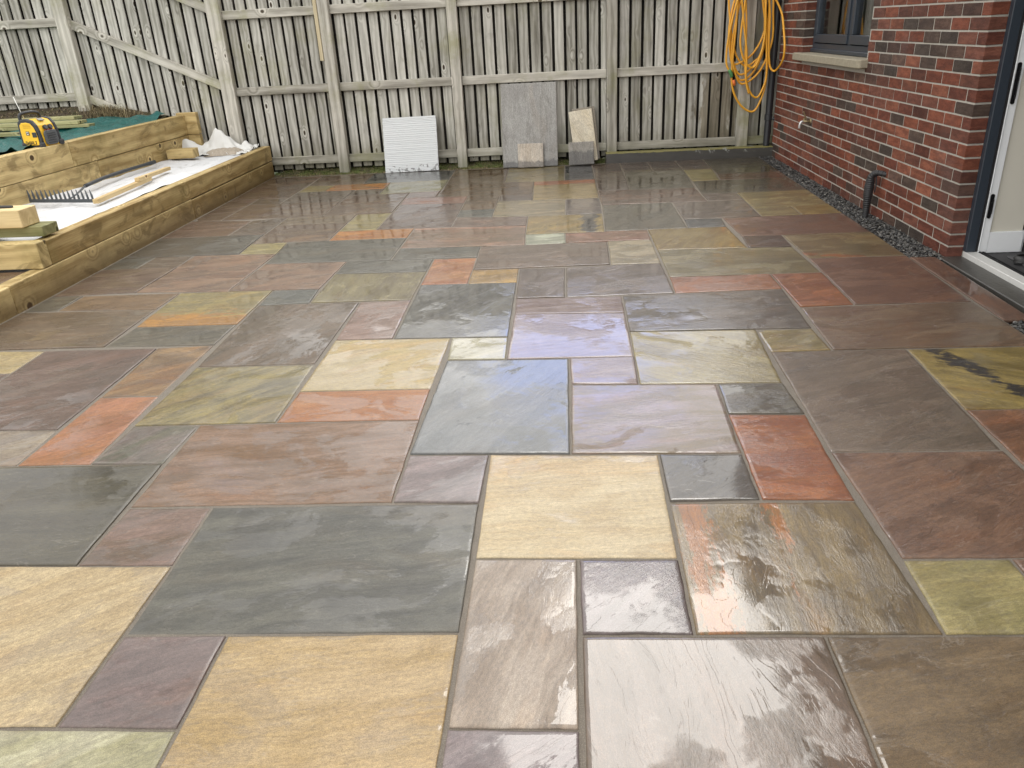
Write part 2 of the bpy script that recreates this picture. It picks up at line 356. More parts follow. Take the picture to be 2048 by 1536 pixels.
ND={(4,7):(1.221,2.125),(5,7):(1.506,2.139),(7,7):(2.1,2.131),(5,10):(1.521,3.035),(2,9):(0.615,2.73),(4,9):(1.214,2.724),(2,11):(0.614,3.349),(5,11):(1.501,3.318),(4,12):(1.232,3.641),(5,12):(1.511,3.628),(2,13):(0.609,3.929),(4,13):(1.191,3.931),(4,14):(1.206,4.207),(3,14):(0.913,4.205),(1,13):(0.294,3.916),(1,16):(0.315,4.849),(3,16):(0.906,4.859),(5,17):(1.507,5.124),(5,14):(1.508,4.224),(4,18):(1.195,5.444),(2,18):(0.603,5.475),(2,21):(0.621,6.38),(4,21):(1.225,6.379),(5,21):(1.515,6.397),(5,19):(1.482,5.782),(4,19):(1.217,5.765),(1,20):(0.311,6.081),(-1,20):(-0.298,6.083),(-1,17):(-0.284,5.153),(-2,20):(-0.594,6.068),(-4,20):(-1.191,6.148),(-2,23):(-0.601,6.969),(0,23):(0.013,6.943),(-4,18):(-1.205,5.493),(-2,17):(-0.595,5.17),(-3,18):(-0.9,5.478),(-3,15):(-0.907,4.603),(-5,17):(-1.495,5.211),(-5,14):(-1.508,4.259),(-7,20):(-2.105,6.025),(-6,21):(-1.814,6.371),(-8,20):(-2.424,6.04),(-9,21):(-2.693,6.368),(-9,20):(-2.698,6.019),(-9,19):(-2.714,5.745),(-10,18):(-3.003,5.472),(-9,16):(-2.718,4.777),(-8,16):(-2.422,4.842),(-8,14):(-2.423,4.234),(-4,14):(-1.2,4.262),(-4,12):(-1.202,3.649),(-1,14):(-0.302,4.202),(-1,12):(-0.29,3.607),(-2,12):(-0.608,3.623),(-2,10):(-0.608,3.021),(1,12):(0.296,3.622),(1,10):(0.283,3.04),(-8,12):(-2.405,3.644),(-7,12):(-2.108,3.605),(-7,13):(-2.134,3.939),(-9,12):(-2.734,3.632),(-9,9):(-2.746,2.77),(-7,9):(-2.124,2.727),(-7,11):(-2.102,3.343),(-5,11):(-1.515,3.333),(-5,9):(-1.534,2.717),(-5,8):(-1.515,2.447),(-3,8):(-0.907,2.453),(-3,9):(-0.902,2.732),(-3,11):(-0.904,3.319),(-2,9):(-0.608,2.721),(-1,8):(-0.298,2.412),(0,8):(-0.011,2.411),(0,10):(-0.006,3.006),(-3,6):(-0.897,1.829),(-1,6):(-0.302,1.806),(-2,6):(-0.594,1.821),(-4,6):(-1.2,1.831),(-6,5):(-1.802,1.52),(-4,5):(-1.215,1.52),(-4,4):(-1.2,1.211),(-2,4):(-0.605,1.21),(-4,3):(-1.203,0.915),(-2,3):(-0.607,0.912),(-6,3):(-1.804,0.909),(-5,3):(-1.519,0.906),(-2,1):(-0.602,0.315),(-5,1):(-1.509,0.305),(-5,2):(-1.527,0.594),(-7,4):(-2.108,1.196),(-6,4):(-1.832,1.202),(-7,6):(-2.124,1.78),(-6,6):(-1.831,1.807),(-9,6):(-2.736,1.788),(-8,7):(-2.413,2.118),(-6,7):(-1.828,2.118),(-8,9):(-2.433,2.728),(-6,9):(-1.831,2.728),(-8,8):(-2.441,2.416),(-8,6):(-2.433,1.822),(-10,9):(-3.071,2.731),(-10,8):(-3.072,2.445),(-5,0):(-1.509,-0.01),(-7,2):(-2.105,0.598),(-7,3):(-2.119,0.887),(0,0):(0.007,0.006),(0,-1):(0.008,-0.305),(1,0):(0.298,0.005),(1,-1):(0.295,-0.305),(-1,0):(-0.296,0.012),(-1,-2):(-0.3,-0.6),(0,-2):(-0.001,-0.602),(1,2):(0.308,0.607),(-1,2):(-0.301,0.624),(0,2):(-0.006,0.618),(1,1):(0.306,0.298),(2,1):(0.6,0.303),(2,3):(0.61,0.91),(3,3):(0.907,0.897),(3,1):(0.892,0.294),(2,4):(0.623,1.199),(3,4):(0.895,1.189),(0,4):(0.002,1.224),(-2,5):(-0.581,1.527),(0,5):(-0.001,1.514),(-2,2):(-0.603,0.634),(1,4):(0.295,1.207),(1,6):(0.303,1.836),(3,6):(0.924,1.815),(-1,7):(-0.292,2.148),(1,7):(0.305,2.12),(1,8):(0.31,2.407),(4,8):(1.215,2.442),(4,6):(1.196,1.814),(3,5):(0.922,1.524),(5,5):(1.527,1.524),(5,2):(1.491,0.595),(3,2):(0.906,0.601),(4,5):(1.203,1.529),(3,-1):(0.904,-0.305),(2,-1):(0.614,-0.309),(3,0):(0.916,-0.004),(-4,1):(-1.216,0.305),(-1,1):(-0.308,0.303),(-1,-1):(-0.304,-0.296),(-4,-1):(-1.204,-0.306),(-3,-1):(-0.921,-0.305),(-4,-2):(-1.21,-0.606),(-3,-2):(-0.918,-0.608),(-4,0):(-1.207,-0.013)}

NK = list(ND.items())


def node(i, j):
    if (i, j) in ND: return ND[(i, j)]
    sx = sy = sw = 0.0
    for (a, b), (x, y) in NK:
        w = 1 / ((a - i) ** 2 + (b - j) ** 2) ** 1.5
        if w > .002: sx += w * max(-.03, min(.03, x - a * .303)); sy += w * max(-.04, min(.04, y - b * .303)); sw += w
    sw += .1
    return (i * .303 + sx / sw, j * .303 + sy / sw)


# colours of the wet stone as sRGB: base, streak, optional third patch colour
PAL = dict(
    bluegrey=((112, 118, 126), (92, 100, 108)), lilac=((150, 134, 146), (128, 108, 96)), greygreen=((104, 100, 86), (84, 80, 68)), rust=((164, 92, 54), (146, 76, 44)),
    darkgrey=((84, 80, 76), (62, 58, 52)), cream=((216, 202, 170), (206, 188, 152)), paleviolet=((148, 136, 142), (124, 114, 118)), slate=((104, 106, 100), (86, 88, 84)),
    mauvepink=((142, 116, 112), (118, 96, 86)), pinkbrown=((156, 126, 112), (128, 96, 72)), greyviolet=((120, 108, 106), (100, 98, 86)), salmon=((180, 122, 96), (166, 106, 80)),
    palegrey=((164, 154, 138), (140, 128, 116)), pondgrey=((92, 88, 70), (76, 72, 56)), tan=((208, 190, 154), (198, 178, 140)), purple=((126, 110, 112), (108, 94, 96)),
    palegreen=((196, 198, 172), (172, 172, 140)), beige=((204, 180, 138), (194, 166, 122)), whitelilac=((188, 178, 170), (160, 148, 138)), darkpurple=((106, 92, 100), (82, 66, 70)),
    rustolive=((138, 118, 76), (112, 96, 66), (178, 108, 58)), palepurple=((148, 138, 146), (124, 112, 120)), wetbrown=((122, 104, 92), (98, 78, 62)), brown=((128, 106, 80), (110, 90, 66)),
    olivegreen=((176, 166, 112), (152, 144, 94)), pinkbrown2=((140, 104, 84), (116, 84, 68)), redbrown=((132, 98, 80), (116, 84, 68)), rustbrown=((142, 96, 70), (122, 82, 60)),
    greybrown=((114, 98, 84), (100, 86, 72)), blackgold=((162, 142, 78), (140, 122, 60), (34, 28, 22)), brown2=((122, 100, 82), (110, 84, 66)), olive=((162, 150, 98), (136, 124, 74)),
    olive2=((160, 146, 92), (136, 122, 74)), greybrown2=((104, 94, 84), (86, 78, 70)), lilac2=((156, 138, 140), (134, 112, 112)), whitegreen=((204, 204, 182), (182, 180, 150)),
    creamyellow=((196, 178, 132), (186, 168, 116)), salmon2=((186, 124, 94), (172, 106, 72)), olive3=((158, 146, 92), (118, 108, 62)), darkbrown=((110, 94, 78), (94, 78, 62)),
    pink=((160, 134, 130), (138, 110, 102)), wetgrey=((98, 100, 96), (72, 72, 66)), tan2=((166, 134, 98), (138, 108, 78)), mauve=((118, 96, 92), (100, 80, 74)),
    goldband=((166, 150, 92), (146, 134, 82), (186, 132, 62)), brown3=((114, 96, 78), (100, 82, 64)), tanbrown=((144, 116, 88), (124, 98, 72)), bluegrey2=((102, 106, 102), (84, 88, 84)),
    oliveg=((140, 132, 92), (120, 110, 74)), orange=((184, 118, 76), (168, 96, 56)), gold=((188, 146, 66), (164, 128, 62)), mauvegrey=((116, 102, 96), (98, 84, 76)),
    rustred=((164, 96, 66), (148, 84, 56)), redbrown2=((122, 84, 66), (108, 74, 60)), olivew=((132, 120, 78), (114, 104, 66)), darkred=((84, 60, 50), (72, 52, 44)),
    goldolive=((166, 142, 80), (146, 120, 62)), oliverust=((132, 114, 76), (116, 98, 64), (150, 82, 44)), bluedark=((82, 86, 90), (68, 70, 74)), brownviolet=((112, 98, 86), (96, 82, 72)),
    redbrown3=((122, 94, 78), (104, 80, 66)), olivegrey=((106, 100, 84), (90, 84, 68)), yellowgreen=((178, 168, 112), (154, 144, 90)), darkolive=((92, 84, 64), (78, 72, 56)),
    yelloworange=((178, 158, 106), (156, 136, 84), (178, 98, 60)), oliveg2=((156, 148, 108), (134, 124, 86)), brownwarm=((120, 96, 70), (102, 80, 58)), brownpink=((128, 102, 90), (110, 86, 74)),
    pinkred=((162, 120, 106), (146, 102, 88)), mauve2=((118, 98, 90), (102, 82, 76)), greybrown3=((112, 100, 88), (98, 84, 72)), brown4=((122, 102, 84), (106, 84, 70)),
    palegreen2=((170, 168, 134), (150, 148, 114)), greyblue=((92, 94, 94), (80, 82, 82)), orange2=((196, 130, 74), (178, 108, 56)), tangrey=((138, 122, 98), (120, 104, 82)),
    pinkband=((160, 124, 108), (134, 106, 84), (196, 146, 128)), mauvepink2=((134, 112, 104), (118, 96, 88)), beigegrey=((162, 150, 120), (142, 132, 104)), mauvegrey2=((110, 98, 94), (96, 86, 82)),
    oliveblack=((170, 148, 84), (148, 128, 70), (56, 50, 42)), mint=((192, 202, 184), (170, 182, 164)), redpink=((156, 106, 90), (140, 92, 76)), brownwarm2=((120, 98, 84), (104, 84, 70)),
    greyblue2=((98, 98, 90), (82, 82, 74)), pinktan=((144, 116, 98), (126, 98, 82)), greyblue3=((92, 90, 84), (78, 76, 70)))
NAMES = dict(bluegrey='blue grey', lilac='lilac', greygreen='grey green', rust='rust orange', darkgrey='dark grey', cream='cream', paleviolet='pale violet grey', slate='slate grey',
    mauvepink='mauve pink', pinkbrown='pinkish brown', greyviolet='grey violet', salmon='salmon pink', palegrey='pale grey', pondgrey='dark glossy grey', tan='sandy tan', purple='purple grey',
    palegreen='pale grey green', beige='golden beige', whitelilac='whitish lilac', darkpurple='dark purple cracked', rustolive='olive brown rust stained', palepurple='pale purple',
    wetbrown='glossy wet brown', brown='plain brown', olivegreen='yellow green', redbrown='red brown', blackgold='golden olive black stained', mint='mint white', oliveblack='golden black stained',
    goldband='yellow slab with an ochre band', yelloworange='yellow with an orange band', pinkband='pink banded', orange='bright orange', orange2='bright orange', redpink='pinkish red')
SL = [l.split() for l in '''
-2 5 0 2 bluegrey 60 .8
0 2 2 4 lilac 12 .75
2 3 3 4 greygreen 20 .6
2 1 3 3 rust 5 .55
1 1 2 2 darkgrey 30 .9
-1 0 1 2 cream 8 .3
-2 1 -1 2 paleviolet 25 .5
-4 -1 -1 1 slate 10 .35
-5 0 -4 1 mauvepink 15 .5
-5 1 -2 3 pinkbrown 8 .5
-6 2 -5 3 greyviolet 60 .5
-7 2 -6 4 salmon 40 .35
-9 2 -7 3 palegrey 35 .35
-8 0 -5 2 pondgrey 5 1
-6 -2 -4 0 tan 40 .3
-4 -2 -3 -1 purple 30 .5
-6 -4 -3 -2 palegreen 30 .35
-3 -4 -1 -1 beige 15 .35
-1 -2 0 0 whitelilac 75 .45
0 -1 1 0 darkpurple 55 .9
1 -1 3 1 rustolive 92 .7
-1 -4 0 -2 palepurple 35 .6
0 -4 2 -1 wetbrown 100 1
2 -4 4 -1 brown 18 .25
4 -3 6 -1 brown 20 .3
3 -1 4 0 olivegreen 18 .3
4 -1 6 0 pinkbrown2 20 .3
3 0 5 2 redbrown 25 .35
5 -0 7 1 redbrown 25 .35
5 1 7 3 rustbrown 20 .35
3 2 5 5 greybrown 25 .35
5 3 7 5 blackgold 150 .4
4 5 7 7 brown2 10 .45
1 4 3 6 olive 150 .7
3 5 4 6 olive2 20 .6
1 6 4 8 greybrown2 10 .6
-1 5 1 7 lilac2 12 .85
0 4 1 5 lilac2 10 .8
-1 7 1 8 lilac2 10 .7
-2 5 -1 6 whitegreen 30 .6
-4 4 -2 6 creamyellow 30 .5
-4 3 -2 4 salmon2 8 .5
-6 3 -4 5 olive3 45 .6
-6 5 -4 8 darkbrown 60 .5
-4 6 -3 8 pink 25 .5
-3 6 -1 9 wetgrey 50 .85
-7 4 -6 6 tan2 35 .4
-9 3 -7 6 mauve 35 .4
-11 3 -9 5 mauve 35 .4
-11 5 -9 6 creamyellow 20 .4
-8 6 -6 7 greygreen 10 .4
-8 7 -6 9 goldband 5 .5
-11 6 -8 8 brown3 10 .4
-11 8 -10 9 greygreen 10 .4
-10 8 -8 9 tanbrown 15 .4
-6 8 -5 9 bluegrey2 10 .5
-5 8 -3 10 oliveg 80 .6
-3 9 -2 11 orange 30 .5
-2 9 -1 10 gold 20 .5
-1 8 0 10 mauvegrey 60 .6
0 8 2 10 mauvegrey 20 .6
2 8 4 9 rustred 10 .5
4 7 5 9 rust 10 .5
5 7 7 10 redbrown2 15 .5
2 9 5 11 olivew 5 .5
4 11 5 12 darkred 5 .5
2 11 4 13 goldolive 60 .5
5 10 7 12 oliverust 15 .5
4 12 7 14 redbrown2 5 .5
3 13 4 14 bluedark 5 .5
3 14 5 16 brownviolet 5 .5
5 15 7 17 olive2 10 .5
5 14 6 15 olive2 10 .5
6 14 7 15 goldolive 10 .5
4 16 5 17 brownviolet 5 .5
1 16 4 18 redbrown3 3 .5
1 13 3 16 olivegrey 60 .5
2 18 4 21 olivegrey 60 .6
1 18 2 20 brownviolet 5 .6
1 20 2 23 brownviolet 5 .6
0 20 1 23 bluedark 5 .6
2 21 3 22 brownviolet 5 .6
2 22 3 23 brownviolet 5 .6
3 21 4 23 brownviolet 5 .6
4 21 5 23 brownviolet 5 .6
4 19 5 21 yellowgreen 5 .6
5 20 7 23 darkolive 5 .6
5 19 7 20 redbrown3 5 .6
4 17 7 19 darkolive 5 .6
-1 17 1 20 yelloworange 8 .5
-2 21 0 23 oliveg2 10 .5
-2 20 0 21 oliveg2 10 .5
-4 20 -2 23 brownwarm 30 .6
-4 18 -1 20 brownwarm 5 .6
-2 17 -1 18 brownviolet 5 .5
-3 16 -2 18 brownwarm 20 .5
-3 15 -2 16 bluegrey2 20 .5
-5 18 -4 19 brownpink 5 .5
-5 17 -3 18 pinkred 5 .5
-5 14 -3 17 mauve2 50 .5
-6 14 -5 16 yellowgreen 5 .4
-7 19 -6 20 greybrown3 5 .5
-7 16 -5 19 brown4 20 .5
-6 19 -4 21 palegreen2 5 .5
-7 21 -4 23 greyblue 5 .6
-8 20 -6 21 orange2 5 .4
-9 20 -8 21 yellowgreen 5 .4
-9 21 -7 23 brown4 10 .5
-11 19 -9 23 brown4 10 .4
-9 18 -7 20 greybrown3 40 .5
-10 18 -9 19 greybrown3 10 .5
-10 16 -7 18 brown4 5 .5
-11 16 -10 19 brown4 10 .4
-9 14 -8 16 greybrown3 5 .4
-11 14 -9 16 brownpink 10 .4
-8 15 -6 16 tangrey 5 .4
-8 13 -6 15 brown4 5 .4
-6 13 -4 14 orange2 5 .4
-4 12 -1 14 pinkband 2 .5
-3 14 -1 15 mauvepink2 5 .5
-2 15 0 17 beigegrey 3 .4
0 15 1 17 mauvegrey2 3 .5
-1 13 1 15 oliveblack 50 .5
-1 12 0 13 mint 15 .4
0 12 2 13 redpink 3 .5
-2 10 1 12 brownwarm2 3 .6
1 10 2 12 beigegrey 12 .5
-4 11 -2 12 greyblue2 5 .5
-7 11 -4 13 greyblue2 8 .5
-8 12 -7 13 yellowgreen 5 .4
-9 10 -7 12 pinktan 10 .4
-9 9 -7 10 pinktan 10 .4
-7 9 -5 11 pinktan 20 .4
-5 10 -3 11 greyblue2 20 .5
-11 9 -9 11 brown4 5 .4
-11 11 -10 12 greyblue2 5 .4
-10 11 -9 12 greybrown3 5 .4
-11 12 -8 14 greyblue3 5 .4
-8 0 -7.95 .1 brown 0 0'''.strip().splitlines()][:-1]
# slabs beyond the frame, so that the patio goes on when seen from the side
SL += [l.split() for l in '''
-11 0 -8 2 brown4 10 .4
-11 2 -9 3 mauve 10 .4
-9 -2 -6 0 slate 10 .4
-11 -2 -9 0 tan2 10 .4
-8 -4 -6 -2 pinkbrown 10 .4
-11 -4 -8 -2 greybrown 10 .4
6 -1 7 1 olive2 10 .4
6 -3 7 -1 brown2 10 .4
4 -5 7 -3 greybrown 10 .4
-11 -6 -8 -4 brown4 10 .4
-8 -6 -5 -4 olive2 10 .4
-5 -6 -3 -4 greybrown2 10 .4
-3 -6 0 -4 mauve 10 .4
0 -6 2 -4 tan 10 .4
2 -6 4 -4 pinkbrown 10 .4
4 -7 7 -5 slate 10 .4
-11 -9 -8 -6 mauve 10 .4
-8 -9 -5 -6 tan 10 .4
-5 -9 -2 -6 brown 10 .4
-2 -9 1 -6 slate 10 .4
1 -9 4 -6 olive2 10 .4
4 -9 7 -7 pinkbrown 10 .4
-11 -12 -8 -9 brown 10 .4
-8 -12 -5 -9 olive2 10 .4
-5 -12 -2 -9 mauve 10 .4
-2 -12 1 -9 tan 10 .4
1 -12 4 -9 slate 10 .4
4 -12 7 -9 brown2 10 .4'''.strip().splitlines()]


def third(typ, s, t):
    if typ == 'goldband': return 1.15 - t * 2.1
    if typ == 'yelloworange': return (t - .70) * 5 + .1
    if typ == 'oliveblack': return .95 - abs(s - .82) * 4.5
    if typ == 'rustolive': return max(.85 - abs(s - .10) * 4.6, .78 - abs(s - .52 - (t - .5) * .1) * 7 - (.9 - t) * .4)
    if typ == 'blackgold': return .80 - abs((s - .16) - (1 - t) * .42) * 4.2
    if typ == 'oliverust': return .8 - abs(t - .06 - (.35 - s) * .3) * 5 - max(0, s - .3) * .8
    if typ == 'pinkband': return (t - .8) * 4
    return -1.0


KALB = .58


class SlabMesh:
    def __init__(s): s.v = []; s.f = []; s.a = {k: [] for k in ('lc', 'c1', 'c2', 'c3', 'prm')}; s.tone = []
    def slab(s, q, typ, ang, wet, rnd, thick=.022, zoff=None, M=None, cols=None):
        q = [Vector((x, y)) for x, y in q]; cen = sum(q, Vector((0, 0))) / 4
        W_ = ((q[1] - q[0]).length + (q[2] - q[3]).length) / 2; H_ = ((q[3] - q[0]).length + (q[2] - q[1]).length) / 2
        g = .0042
        def P(a, b): return q[0] * (1 - a) * (1 - b) + q[1] * a * (1 - b) + q[2] * a * b + q[3] * (1 - a) * b
        def axis(L):
            n = max(2, round((L - .04) / .03)); return [0, .0035] + [.014 + (L - .028) * k / n for k in range(n + 1)] + [L - .0035, L]
        Lx, Ly = W_ - 2 * g, H_ - 2 * g; xs, ys = axis(Lx), axis(Ly); nx, ny = len(xs), len(ys)
        cc = cols or PAL[typ]; k1 = []
        for c in cc:
            l = [KALB * x ** .88 for x in lin3(c)]; gy = .3 * l[0] + .6 * l[1] + .1 * l[2]; sn = 1 - min(l) / max(l); sat, mu = (1.0, (1.05, 1.0, .90)) if sn < .3 else ((1.0, (1.06, 1.02, .92)) if l[1] / l[0] > .74 else ((1.06, (.98, 1.06, .74)) if l[1] / l[0] < .46 else (1.03, (1.01, 1.0, .86)))); l = [max(.006, x * sat - gy * (sat - 1)) for x in l]; k1.append(tuple(x * y_ for x, y_ in zip(l, mu)))
        c3 = k1[2] if len(k1) > 2 else k1[0]; k1[1] = tuple(max(.008, a + (b_ - a) * 1.4) for a, b_ in zip(k1[0], k1[1]))
        br = rnd.uniform(.93, 1.07); k1 = [tuple(x * br for x in c) for c in k1]
        an = math.radians(ang + rnd.uniform(-6, 6)); ca, sa = math.cos(an), math.sin(an); off = (rnd.uniform(0, 60), rnd.uniform(0, 60), rnd.uniform(0, 60)); tn = rnd.random() if M is None else 0.0
        z0 = rnd.uniform(-.0012, .0012) if zoff is None else zoff; tx, ty = rnd.uniform(-.0016, .0016), rnd.uniform(-.0016, .0016)
        o = len(s.v)
        def put(x, y, z, edge):
            p = P((x + g) / W_, (y + g) / H_)
            if edge:
                w = noise.noise(Vector((p.x * 9 + off[0], p.y * 9, 3))) * .003 + noise.noise(Vector((p.x * 42 + off[0], p.y * 42, 7))) * .002
                p = p + (p - cen).normalized() * (w - .0006)
            vv = Vector((p.x, p.y, z)); d = p - cen
            s.v.append(tuple(M @ vv) if M is not None else tuple(vv))
            s.a['lc'].append((d.x * ca + d.y * sa + off[0], -d.x * sa + d.y * ca + off[1], off[2] + (0 if z > -.01 else z)))
            e = min(x, y, Lx - x, Ly - y) / .03
            s.a['c1'].append((*k1[0], 1)); s.a['c2'].append((*k1[1], 1)); s.a['c3'].append((*c3, 1))
            s.a['prm'].append((wet, third(typ, x / Lx, y / Ly), min(1, e), 1)); s.tone.append(tn)
        for j, y in enumerate(ys):
            for i, x in enumerate(xs):
                rim = i in (0, nx - 1) or j in (0, ny - 1)
                z = z0 + tx * (x / Lx - .5) * 2 + ty * (y / Ly - .5) * 2 + noise.noise(Vector((x * 7 + off[0], y * 7, off[1]))) * .0009 + noise.noise(Vector((x * 18 + off[0], y * 18, off[1]))) * .0004
                if rim: z -= .0012 + abs(noise.noise(Vector((x * 30, y * 30, off[0])))) * .0018
                put(x, y, z, rim)
        idx = lambda i, j: o + j * nx + i
        for j in range(ny - 1):
            for i in range(nx - 1): s.f.append((idx(i, j), idx(i + 1, j), idx(i + 1, j + 1), idx(i, j + 1)))
        rimv = [(i, 0) for i in range(nx)] + [(nx - 1, j) for j in range(1, ny)] + [(i, ny - 1) for i in range(nx - 2, -1, -1)] + [(0, j) for j in range(ny - 2, 0, -1)]
        b0 = len(s.v)
        for i, j in rimv: put(xs[i], ys[j], -thick, True)
        n = len(rimv)
        for k in range(n):
            a, b2 = idx(*rimv[k]), idx(*rimv[(k + 1) % n]); s.f.append((a, b0 + k, b0 + (k + 1) % n, b2))
        s.f.append(tuple(b0 + k for k in reversed(range(n))))
    def build(s, name, m, parent=None, **kw):
        me = bpy.data.meshes.new(name); me.from_pydata(s.v, [], s.f); me.update(); me.materials.append(m)
        me.polygons.foreach_set('use_smooth', [len(p.vertices) == 4 for p in me.polygons])
        for k, arr in s.a.items():
            if k == 'lc': a = me.attributes.new(k, 'FLOAT_VECTOR', 'POINT'); a.data.foreach_set('vector', [x for g in arr for x in g])
            else: a = me.attributes.new(k, 'FLOAT_COLOR', 'POINT'); a.data.foreach_set('color', [x for g in arr for x in g])
        a = me.attributes.new('tone', 'FLOAT', 'POINT'); a.data.foreach_set('value', s.tone)
        o = bpy.data.objects.new(name, me); COL.objects.link(o); o.parent = parent; return tag(o, **kw)


def proj_area(q):
    pts = []
    for x, y in q:
        d = Vector((x + .0123, y + 1.8441, -1.4177)); f = max(.3, d.dot(Vector(FW))); pts.append((max(-.66, min(.66, d.dot(Vector(RT)) / f)), max(-.5, min(.5, d.dot(Vector(UP)) / f))))
    return abs(sum(pts[i][0] * pts[(i + 1) % 4][1] - pts[(i + 1) % 4][0] * pts[i][1] for i in range(4))) / 2


slabs = []
for n_, r in enumerate(SL):
    u0, v0, u1, v1 = [int(x) for x in r[:4]]; v0, v1 = min(v0, v1), max(v0, v1)
    q = [node(u0, v0), node(u1, v0), node(u1, v1), node(u0, v1)]
    if u0 == -11: q = [(max(x, -3.29), y) for x, y in q]
    if v1 == 23: q = [q[0], q[1], (q[2][0], min(q[2][1], 6.995)), (q[3][0], min(q[3][1], 6.995))]
    slabs.append((proj_area(q), n_, q, r))
order = sorted(slabs, key=lambda s: -s[0]); big = {s[1] for s in order[:100]}
rest = SlabMesh()
for _, n_, q, r in slabs:
    rnd = random.Random(100 + n_); wet = min(1, float(r[6]) + (.16 if int(r[1]) > 10 else 0))
    if n_ in big:
        sm = SlabMesh(); sm.slab(q, r[4], float(r[5]), wet, rnd)
        sm.build('paving_slab', M_STONE, patio, label=NAMES.get(r[4], r[4].rstrip('0123456789') + ' toned') + ' sandstone slab')
    else: rest.slab(q, r[4], float(r[5]), wet, rnd)
rest.build('small_paving_slabs', M_STONE, patio, kind='stuff')
# cut strip in front of the door step
st = SlabMesh(); st.slab([(2.118, 1.86), (2.262, 1.85), (2.272, 2.975), (2.118, 2.985)], 'redbrown2', 80, .5, random.Random(5)); st.build('cut_paving_strip', M_STONE, patio, label='narrow red brown cut slab beside the door step')


# ---------------------------------------------------------------- gravel
def pebbles(name, areas, n, r0, r1, cols, layer=.03, seed=3, z0=-.03, parent=None, **kw):
    rr = random.Random(seed); mb = MB()
    base = [Vector(v).normalized() for v in ((1, 0, .2), (.3, .95, 0), (-.8, .6, .1), (-.8, -.6, -.1), (.3, -.95, .1), (0, 0, 1), (0, .1, -1))]
    fs = [(0, 1, 5), (1, 2, 5), (2, 3, 5), (3, 4, 5), (4, 0, 5), (1, 0, 6), (2, 1, 6), (3, 2, 6), (4, 3, 6), (0, 4, 6)]
    tot = sum((a[1] - a[0]) * (a[3] - a[2]) for a in areas)
    for a in areas:
        for _ in range(int(n * (a[1] - a[0]) * (a[3] - a[2]) / tot)):
            c = Vector((rr.uniform(a[0], a[1]), rr.uniform(a[2], a[3]), z0 + rr.random() ** .7 * layer)); r = rr.uniform(r0, r1)
            sc = Vector((rr.uniform(.7, 1.3), rr.uniform(.7, 1.2), rr.uniform(.45, .8))) * r
            R = Matrix.Rotation(rr.uniform(0, 6.3), 3, 'Z') @ Matrix.Rotation(rr.uniform(-.7, .7), 3, 'X')
            col = rr.choice(cols); k = rr.uniform(.7, 1.3)
            mb.add([c + R @ Vector((v.x * sc.x * rr.uniform(.85, 1.15), v.y * sc.y * rr.uniform(.85, 1.15), v.z * sc.z)) for v in base], fs, tone=rr.random(), col=tuple(x * k for x in col))
    return mb.build(name, M_PEB, parent, **kw)


grid_obj('gravel_bed', 2.117, 2.34, -4.6, 7.0, 4, 60, lambda x, y: -.026, M_SOIL, kind='structure')


def vcol_mat(name, rough=.6, nz=.3, scale=60, bump=.002, spec=.5, coat=0.0):
    m, N, b = mat(name); g = N.attr('gc', 1); c = N.attr('col')
    f = N.noise(g, scale, 4, .65); c = N.mix(f, N.mix(1.0, c, (1 - nz,) * 3, 'MULTIPLY'), N.mix(1.0, c, (1 + nz,) * 3, 'MULTIPLY'))
    N.put(b.inputs['Base Color'], c); b.inputs['Roughness'].default_value = rough; b.inputs['Specular IOR Level'].default_value = spec; b.inputs['Coat Weight'].default_value = coat
    N.put(b.inputs['Normal'], N.bump(f, bump)); return m


M_PEB = vcol_mat('slate_chippings', .45, .25, 120, .001)
gcols = [(.030, .030, .030), (.048, .048, .047), (.075, .074, .07), (.02, .02, .021), (.12, .115, .105)]
pebbles('gravel', [(2.12, 2.325, 2.99, 7.0), (2.27, 2.33, 2.9, 3.0)], 7600, .007, .0135, gcols, .03, 4, -.030, kind='stuff', label='dark grey slate chippings in the strip along the brick wall')
pebbles('gravel', [(2.122, 2.275, -3.6, 1.845)], 3400, .009, .018, gcols, .03, 5, -.035, kind='stuff', label='dark grey slate chippings beside the lower right paving')
pebbles('gravel_fines', [(2.122, 2.325, 2.99, 7.0)], 30, .004, .006, [(.5, .48, .42)], .01, 6, .0, kind='stuff', label='few white stone chips on the dark slate strip')


# mossy bank between the paving and the fence
def bankz(x, y):
    k = max(0, (y - 6.98) / .25); return -.02 + .05 * min(1, k) + noise.noise(Vector((x * 5, y * 9, 1))) * .022 + noise.noise(Vector((x * 17, y * 19, 1))) * .012 - (.02 if x > .3 else 0)


grid_obj('soil_bank', -3.32, 2.3, 6.985, 7.9, 260, 40, bankz, M_MOSS, kind='structure')


def tufts(name, pts, n, h0, h1, cols, seed, spread=.05, w=.003, lean=.5, parent=None, **kw):
    rr = random.Random(seed); mb = MB()
    for _ in range(n):
        x, y, z = pts(rr); a = rr.uniform(0, 6.3); h = rr.uniform(h0, h1); l = rr.uniform(.1, lean) * h; dx, dy = math.cos(a), math.sin(a); px, py = -dy * w, dx * w
        vs = [(x - px, y - py, z), (x + px, y + py, z), (x + dx * l * .35 + px * .7, y + dy * l * .35 + py * .7, z + h * .6), (x + dx * l * .35 - px * .7, y + dy * l * .35 - py * .7, z + h * .6), (x + dx * l, y + dy * l, z + h * (1 - .3 * rr.random()))]
        k = rr.uniform(.6, 1.3); c = rr.choice(cols); mb.add(vs, [(0, 1, 2, 3), (3, 2, 4)], tone=rr.random(), col=tuple(v * k for v in c))
    return mb.build(name, M_BLADE, parent, kind='stuff', **kw)


